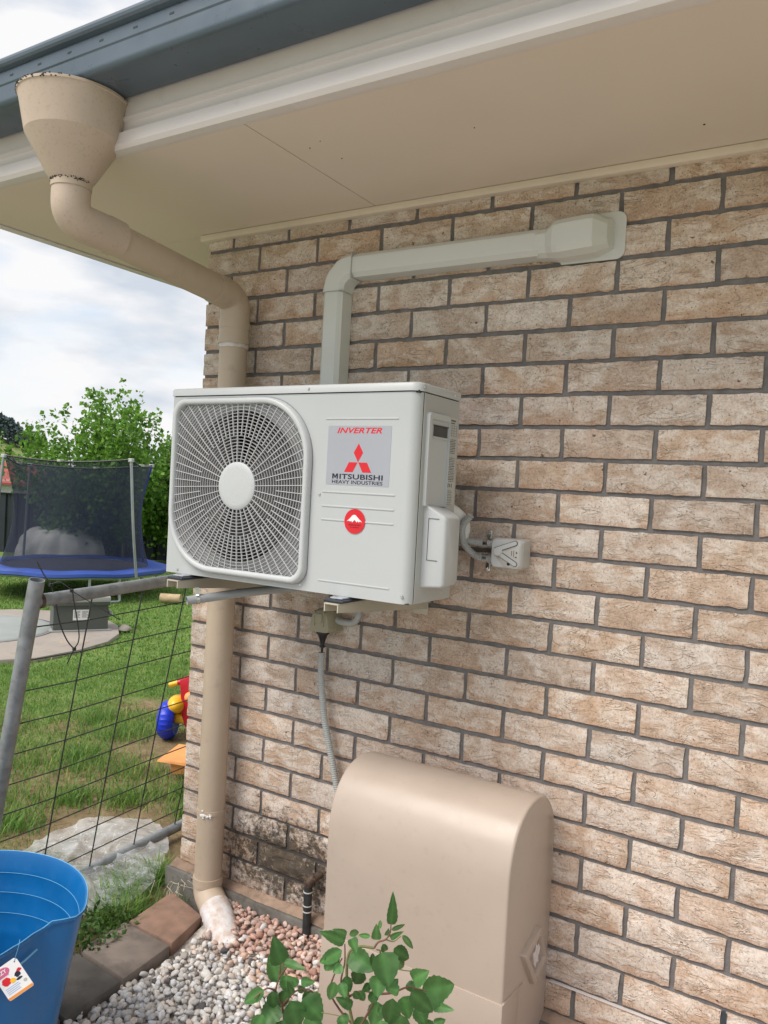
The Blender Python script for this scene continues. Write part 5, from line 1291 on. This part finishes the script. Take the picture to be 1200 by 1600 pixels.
rk = MB().lathe([(.0001, .045), (.03, .04), (.055, .018), (.06, 0)], (-3.86, 3.0, .005), 14); rk.v = [(x + .4 * (z) * 0 + .02 * mnoise.noise(Vector((x * 20, y * 20, z * 20))), y, z + .01 * mnoise.noise(Vector((x * 30, y * 30, 1)))) for x, y, z in rk.v]
tag(rk.build('stone', M['concrete'], smooth=50), 'small grey stone at the right end of the pump box', 'stone')

# ------------------------------------------------------------------ toys by the house corner
tk_ = empty('toy_tricycle', (-1.25, 1.11, 0), 0, 'plastic toy tricycle in red, yellow and blue behind the house corner', 'toy')
TA = Vector((.848, .527, 0)).normalized(); TBv = Vector((-.527, .848, 0)).normalized(); T0 = Vector((-1.245, 1.104, -.012))
TM = Matrix((( TA.x, TBv.x, 0, T0.x), (TA.y, TBv.y, 0, T0.y), (0, 0, 1, T0.z), (0, 0, 0, 1)))
def tmap(b): b.v = [tuple(TM @ Vector(p)) for p in b.v]; return b
def wheel(a, bb, r=.105, w_=.09):
    seg = 72; prof = []
    for i in range(13):
        t = -1 + 2 * i / 12; prof.append((r * (1 - .22 * abs(t) ** 2.6), a + w_ * .5 * t))
    b = MB(); secs = []
    for q, xx in [(r * .3, a - w_ * .42)] + prof + [(r * .3, a + w_ * .42)]:
        secs.append([(xx, bb + (q + (.0022 if k % 3 == 0 else 0)) * math.cos(2 * math.pi * k / seg), r + (q + (.0022 if k % 3 == 0 else 0)) * math.sin(2 * math.pi * k / seg)) for k in range(seg)])
    return tmap(b.loft(secs))
wheel(.0, 0).build('wheel', M['bluep'], tk_, smooth=30); wheel(.34, 0).build('wheel', M['bluep'], tk_, smooth=30); wheel(.17, .38, .12, .06).build('wheel', M['bluep'], tk_, smooth=30)
def ell(c, rad, n=16):
    b = MB(); prof = [(max(.0001, math.sin(math.pi * i / n)), -math.cos(math.pi * i / n)) for i in range(n + 1)]
    b.lathe(prof, (0, 0, 0), 20); b.v = [(c[0] + x * rad[0], c[1] + y * rad[1], c[2] + z * rad[2]) for x, y, z in b.v]; return tmap(b)
ell((.045, .0, .195), (.052, .08, .05)).build('mudguard', M['yellowp'], tk_, smooth=60)
tmap(MB().box(.03, .31, -.03, .03, .09, .145, .02, 3)).build('axle_body', M['yellowp'], tk_)
tmap(MB().box(.14, .20, .0, .36, .10, .16, .02, 3)).build('body_bar', M['yellowp'], tk_)
b = MB().prism([(.058, .338), (.135, .372), (.20, .372), (.282, .338), (.275, .285), (.265, .15), (.24, .075), (.10, .075), (.076, .15), (.066, .285)], -.035, .02, 'y', .008); tmap(b).build('handle_column', M['redp'], tk_)
tmap(MB().tube([(.075, -.01, .325), (.045, -.012, .318)], .016, 14)).build('handlebar', M['redp'], tk_)
tmap(MB().tube([(.050, -.012, .319), (.01, -.014, .306), (.0, -.014, .303)], .0145, 14)).build('grip', M['yellowp'], tk_)
tmap(MB().tube([(.265, -.01, .325), (.34, -.012, .305)], .0145, 14)).build('grip', M['yellowp'], tk_)
ell((.12, -.03, .245), (.03, .03, .03)).build('lamp_knob', M['orangep'], tk_, smooth=60)
tmap(MB().box(.07, .27, .18, .36, .18, .22, .02, 3)).build('seat', M['redp'], tk_)
og = empty('toy_stool', (-.76, .70, 0), 0, 'faded orange plastic toy stool tipped on the grass below the tricycle', 'toy')
OM = Matrix.Translation((-.815, .715, .01)) @ Matrix.Rotation(R_(32), 4, 'Z')
def omap(b): b.v = [tuple(OM @ Vector(p)) for p in b.v]; return b
omap(MB().loft([[(.02, -.03, 0), (.10, -.03, 0), (.10, .05, 0), (.02, .05, 0)], [(.012, -.04, .055), (.11, -.04, .055), (.11, .06, .055), (.012, .06, .055)]])).build('pedestal', M['orangep'], og, smooth=20)
omap(MB().loft([[(-.05, -.055, .064), (.13, -.055, .045), (.13, .09, .075), (.02, .09, .09)], [(-.045, -.05, .072), (.13, -.05, .062), (.13, .085, .098), (.02, .085, .108)]])).build('seat_slab', M['orangep'], og, smooth=20)
MB().tube([(-.93, .91, .0), (-.86, .94, .012), (-.74, 1.00, .008)], [.006, .005, .003], 6).build('stick', M['drytwig'])
tag(bpy.data.objects['stick'], 'short pale stick lying between the tricycle and the orange stool', 'stick')
p = at(267, 924, 9.2)
MB().tube([(p.x - .10, p.y - .06, .045), (p.x + .10, p.y + .06, .045)], .055, 16).build('cut_log', M['log'])
tag(bpy.data.objects['cut_log'], 'short cut log lying on the far lawn just left of the unit', 'log')

# ------------------------------------------------------------------ trampoline
tp = empty('trampoline', (-6.4, 4.35, 0), 0, 'round trampoline with blue pad and black safety net on the back lawn', 'trampoline')
PC = at(119, 883, 9.8); PR = 1.11; ZT = PC.z
def ringt(r, z, n=72): return [(PC.x + r * math.cos(2 * math.pi * k / n), PC.y + r * math.sin(2 * math.pi * k / n), z + .006 * math.sin(9 * 2 * math.pi * k / n)) for k in range(n)]
MB().loft([ringt(.85, ZT + .008), ringt(.88, ZT + .030), ringt(1.04, ZT + .032), ringt(PR - .005, ZT + .012), ringt(PR, ZT - .022), ringt(PR - .012, ZT - .032), ringt(PR - .03, ZT - .01), ringt(.9, ZT - .005)], caps=False).build('pad', M['pad'], tp, smooth=50)
MB().lathe([(.0001, ZT), (.87, ZT + .006)], (PC.x, PC.y, 0), 48).build('jumping_mat', M['mat'], tp)
MB().tube(ringt(1.07, ZT - .035, 60) + [ringt(1.07, ZT - .035, 60)[0]], .02, 8).build('frame_ring', M['steel'], tp)
ax_ = Vector((CR[0][0], CR[0][1], 0)).normalized(); ay_ = Vector((-ax_.y, ax_.x, 0))
def Tq(a, r, z): return PC + (ax_ * math.cos(R_(a)) + ay_ * math.sin(R_(a))) * r + Vector((0, 0, z - PC.z))
for a in (-128, -52, 52, 128):
    for s in (-9, 9): MB().tube([Tq(a + s, 1.07, ZT - .04), Tq(a + s, 1.09, .03)], .016, 10).build('leg', M['steel'], tp)
    MB().tube([Tq(a - 9, 1.09, .06), Tq(a - 9, 1.10, .0), Tq(a + 9, 1.10, .0), Tq(a + 9, 1.09, .06)], .016, 10, .04).build('foot_bar', M['steel'], tp)
tops = []
poles = [(205, 718, 9.0, 213, 903), (237, 727, 10.3, 224, 880), (47, 725, 10.5, 36, 874), (6, 711, 9.1, -14, 905)]
for i, (u, v, t, u2, v2) in enumerate(poles):
    A1 = at(u, v, t); B1_ = at(u2, v2, t + .1); Bm = at(u2 - (5 if u > 100 else -6), v2 - 80, t + .02)
    B1_.z = max(.05, B1_.z)
    MB().tube(spline([A1, Bm, B1_], 6), .016, 10).build('pole', M['steel'] if i != 1 else M['sleeve'], tp)
    tops.append(A1)
    p = A1; MB().box(p.x - .035, p.x + .035, p.y - .02, p.y + .02, p.z - .03, p.z + .012, .006, 1).build('pole_cap', M['boxlid'], tp)
base4 = [at(224, 893, 9.1), at(222, 880, 10.2), at(36, 878, 10.5), at(12, 893, 9.1)]
vs = []; nseg, nh = 12, 12; F_ = []
for e_ in range(4):
    for i in range(nseg + 1):
        for j in range(nh + 1):
            s = i / nseg; h = j / nh
            tpz = tops[e_].lerp(tops[(e_ + 1) % 4], s); tpz.z -= .05 * math.sin(math.pi * s)
            bs = base4[e_].lerp(base4[(e_ + 1) % 4], s); cdir = (bs - PC); cdir.z = 0
            bs = PC + cdir.normalized() * .86; bs.z = ZT + .012
            p = bs.lerp(tpz, h); cen = Vector((PC.x, PC.y, p.z)); p = p.lerp(cen, .11 * math.sin(math.pi * h) )
            vs.append(p)
    o_ = e_ * (nseg + 1) * (nh + 1)
    F_ += [(o_ + i * (nh + 1) + j, o_ + (i + 1) * (nh + 1) + j, o_ + (i + 1) * (nh + 1) + j + 1, o_ + i * (nh + 1) + j + 1) for i in range(nseg) for j in range(nh)]
MB().add(vs, F_).build('safety_net', M['net'], tp, smooth=60, fix=False)
for e_ in range(4):
    a, c = tops[e_], tops[(e_ + 1) % 4]; MB().tube([a.lerp(c, s) - Vector((0, 0, .05 * math.sin(math.pi * s))) for s in [k / 8 for k in range(9)]], .010, 8).build('net_top_cord', M['black'], tp)
    m_ = a.lerp(c, .45) - Vector((0, 0, .04)); MB().box(m_.x - .03, m_.x + .03, m_.y - .03, m_.y + .03, m_.z - .015, m_.z + .012, .004, 1).build('net_clip', M['boxlid'], tp)

# tarpaulin-covered heap behind the trampoline
hc_ = at(95, 852, 12.2); b = MB(); nu, nv = 60, 22; vs = []
for j in range(nv):
    for i in range(nu):
        a = 2 * math.pi * i / nu; f = math.sin(math.pi / 2 * (1 - j / (nv - 1))) ** .5; zz = .60 * (math.sin(math.pi / 2 * j / (nv - 1))) ** .8
        rx = .70 * f; ry = .5 * f; p = Vector((rx * math.cos(a), ry * math.sin(a), zz)); fo = .12 * abs(mnoise.noise(Vector((math.cos(a) * 4, math.sin(a) * 4, j * .06)))) * 2
        q = ax_ * p.x * (1 - fo) + ay_ * p.y * (1 - fo); vs.append((hc_.x + q.x, hc_.y + q.y, p.z * (1 + .12 * mnoise.noise(Vector((p.x * 3, p.y * 3, 0)))) ))
b.add(vs, [(j * nu + i, j * nu + (i + 1) % nu, (j + 1) * nu + (i + 1) % nu, (j + 1) * nu + i) for j in range(nv - 1) for i in range(nu)])
tag(b.build('covered_heap', M['tarp'], smooth=50), 'grey tarpaulin draped over a rounded heap behind the trampoline net', 'tarpaulin')

# ------------------------------------------------------------------ boundary fence, bushes, far shed, far trees
fn_ = empty('steel_fence', (-11, 6.4, 0), 0, 'dark blue grey steel sheet fence along the back of the lawn', 'fence')
F0, F1 = Vector((-17.5, 2.3, 0)), Vector((-3.0, 11.4, 0)); fd = (F1 - F0); fl_ = fd.length; fd.normalize(); fno = Vector((-fd.y, fd.x, 0))
npan = 7
for k in range(npan):
    s0 = fl_ * k / npan + .04; s1 = fl_ * (k + 1) / npan - .04; prof = []; q = s0
    while q < s1 - .01:
        for dq, dn in ((0, 0), (.05, 0), (.075, .03), (.125, .03), (.15, 0)): 
            if q + dq < s1: prof.append((q + dq, dn))
        q += .20
    top = []; b = MB(); n_ = len(prof)
    b.add([F0 + fd * a + fno * dn + Vector((0, 0, z)) for z in (-.1, 1.03) for a, dn in prof], [(i, i + 1, n_ + i + 1, n_ + i) for i in range(n_ - 1)]).build('fence_sheet', M['fence'], fn_, smooth=0)
    a, c = F0 + fd * s0, F0 + fd * s1
    MB().tube([a + Vector((0, 0, 1.04)), c + Vector((0, 0, 1.04))], .03, 6).build('fence_rail', M['fence'], fn_, smooth=20)
for k in range(npan + 1):
    a = F0 + fd * fl_ * k / npan; MB().box(a.x - .035, a.x + .035, a.y - .035, a.y + .035, -.1, 1.08, .004, 1).build('fence_post', M['fence'], fn_)

def bush(name, cu, d, base_v, label, nsh, hgt, spread, seed, lsize=(.05, .10), cat='tree', shape=1.0):
    r = random.Random(seed); base = at(cu, 800, d); base.z = 0
    t_ = empty(name, base[:], 0, label, cat)
    pts = []; ups = []
    tr_ = MB(); tr_.tube([base, base + Vector((.05, .03, .4)), base + Vector((.02, .05, .8))], [.09, .07, .06], 10)
    tr_.build('trunk', M['bark'], t_)
    br_ = MB()
    for k in range(nsh):
        a = r.uniform(0, 2 * math.pi); e = math.sqrt(r.random()); 
        hh = hgt * (1 - .42 * e ** 2.2) * r.uniform(.72, 1.0) if r.random() < .55 else hgt * r.uniform(.2, .75)
        lim = spread * (.55 + .45 * math.sin(math.pi * min(1, hh / hgt * .8 + .1))) * (.72 if hh < hgt * .5 else 1)
        tip = base + (ax_ * math.cos(a) + ay_ * math.sin(a) * .8) * e * lim + Vector((0, 0, hh))
        st_ = base + Vector((0, 0, r.uniform(.25, .9))); mid = st_.lerp(tip, .5) + Vector((r.uniform(-.1, .1), r.uniform(-.1, .1), -.12 * hh * e))
        P = spline([st_, mid, tip, ], 10)
        if k % 3 == 0: br_.tube(P, [.016 * (1 - i / len(P)) + .004 for i in range(len(P))], 5)
        m_ = len(P)
        for i in range(int(m_ * .30), m_):
            for _ in range(8 if i < m_ - 4 else 4):
                rad = .18 * (1 - .75 * (i / m_) ** 2)
                pts.append((P[i].x + r.gauss(0, rad), P[i].y + r.gauss(0, rad), P[i].z + r.gauss(0, rad * .8)))
        ld = Vector((r.gauss(0, .22), r.gauss(0, .22), 1)); hl = r.uniform(.2, .5)
        for s in range(16):                 # leafy leader at the tip
            q_ = tip + ld * (hl * (s / 16 - .35)); pts.append((q_.x + r.gauss(0, .028), q_.y + r.gauss(0, .028), q_.z + r.gauss(0, .01)))
    br_.build('branches', M['bark'], t_)
    pts = [q for q in pts if q[2] > .12]
    scatter_leaves('crown', pts, lsize, 'bush', t_, (.55, 1.35), .1, seed, .40)
    return t_
bush('bush', 160, 12.6, 880, 'big bright green leafy bush rising behind the trampoline', 160, 2.85, 1.55, 3)
bush('bush', 272, 13.6, 880, 'darker green bush partly hidden behind the white unit', 90, 2.2, 1.0, 8)
bush('bush', 330, 14.5, 880, 'green bush standing wholly behind the house corner', 30, 2.2, .9, 12)
# shed with faded red roof beyond the fence
sh = empty('shed', at(20, 745, 24)[:2] + (0,), 0, 'far shed with a faded red roof beyond the dark fence', 'shed')
c = at(8, 745, 24)
def S3(a, bb, z): return Vector((c.x, c.y, 0)) + ax_ * a + ay_ * bb + Vector((0, 0, z))
MB().add([S3(a, bb, z) for z in (0, 1.15) for a, bb in ((-2.2, 0), (.95, 0), (.95, 3), (-2.2, 3))], [(0, 1, 5, 4), (1, 2, 6, 5), (2, 3, 7, 6), (3, 0, 4, 7), (4, 5, 6, 7)]).build('wall', M['boxlid'], sh, smooth=0)
MB().loft([[S3(-2.35, -.15, 1.0), S3(-2.35, 1.5, 1.62), S3(-2.35, 3.15, 1.0), S3(-2.35, 3.15, 1.06), S3(-2.35, 1.5, 1.68), S3(-2.35, -.15, 1.06)], [S3(1.15, -.15, 1.0), S3(.8, 1.5, 1.62), S3(1.15, 3.15, 1.0), S3(1.15, 3.15, 1.06), S3(.8, 1.5, 1.68), S3(1.15, -.15, 1.06)]]).build('roof', M['redroof'], sh, smooth=0)
r = random.Random(31)
for i in range(13):
    u = -50 + i * 9 + r.uniform(-3, 3); d = 215 + r.uniform(-8, 22); p = at(u, 700, d); zg = hz(p.x, p.y) - .7 if math.hypot(p.x - hc.x, p.y - hc.y) < 92 else 0
    H = (7.2 - .12 * i) * r.uniform(.85, 1.1) * (1 if u < 38 else .75); t_ = empty('far_tree', (p.x, p.y, zg), 0, ('dark tree tinted blue for haze in the row along the far hill'), 'tree', 'trees on the far hill')
    MB().tube([(p.x, p.y, zg - .5), (p.x, p.y, zg + H * .5)], [.3, .15], 6).build('trunk', M['bark'], t_)
    pts = []
    for _ in range(420):
        a = r.uniform(0, 2 * math.pi); q = r.random() ** .5; z = r.random(); rad = H * .42 * (math.sin(math.pi * (z * .8 + .15))) * q * (1 + .3 * math.sin(a * 3 + i)); pts.append((p.x + rad * math.cos(a), p.y + rad * math.sin(a), zg + H * (.22 + .78 * z)))
    o = scatter_leaves('crown', pts, (.7, 1.3), 'fartree', t_, (.8, 1.2), .1, i, .45)
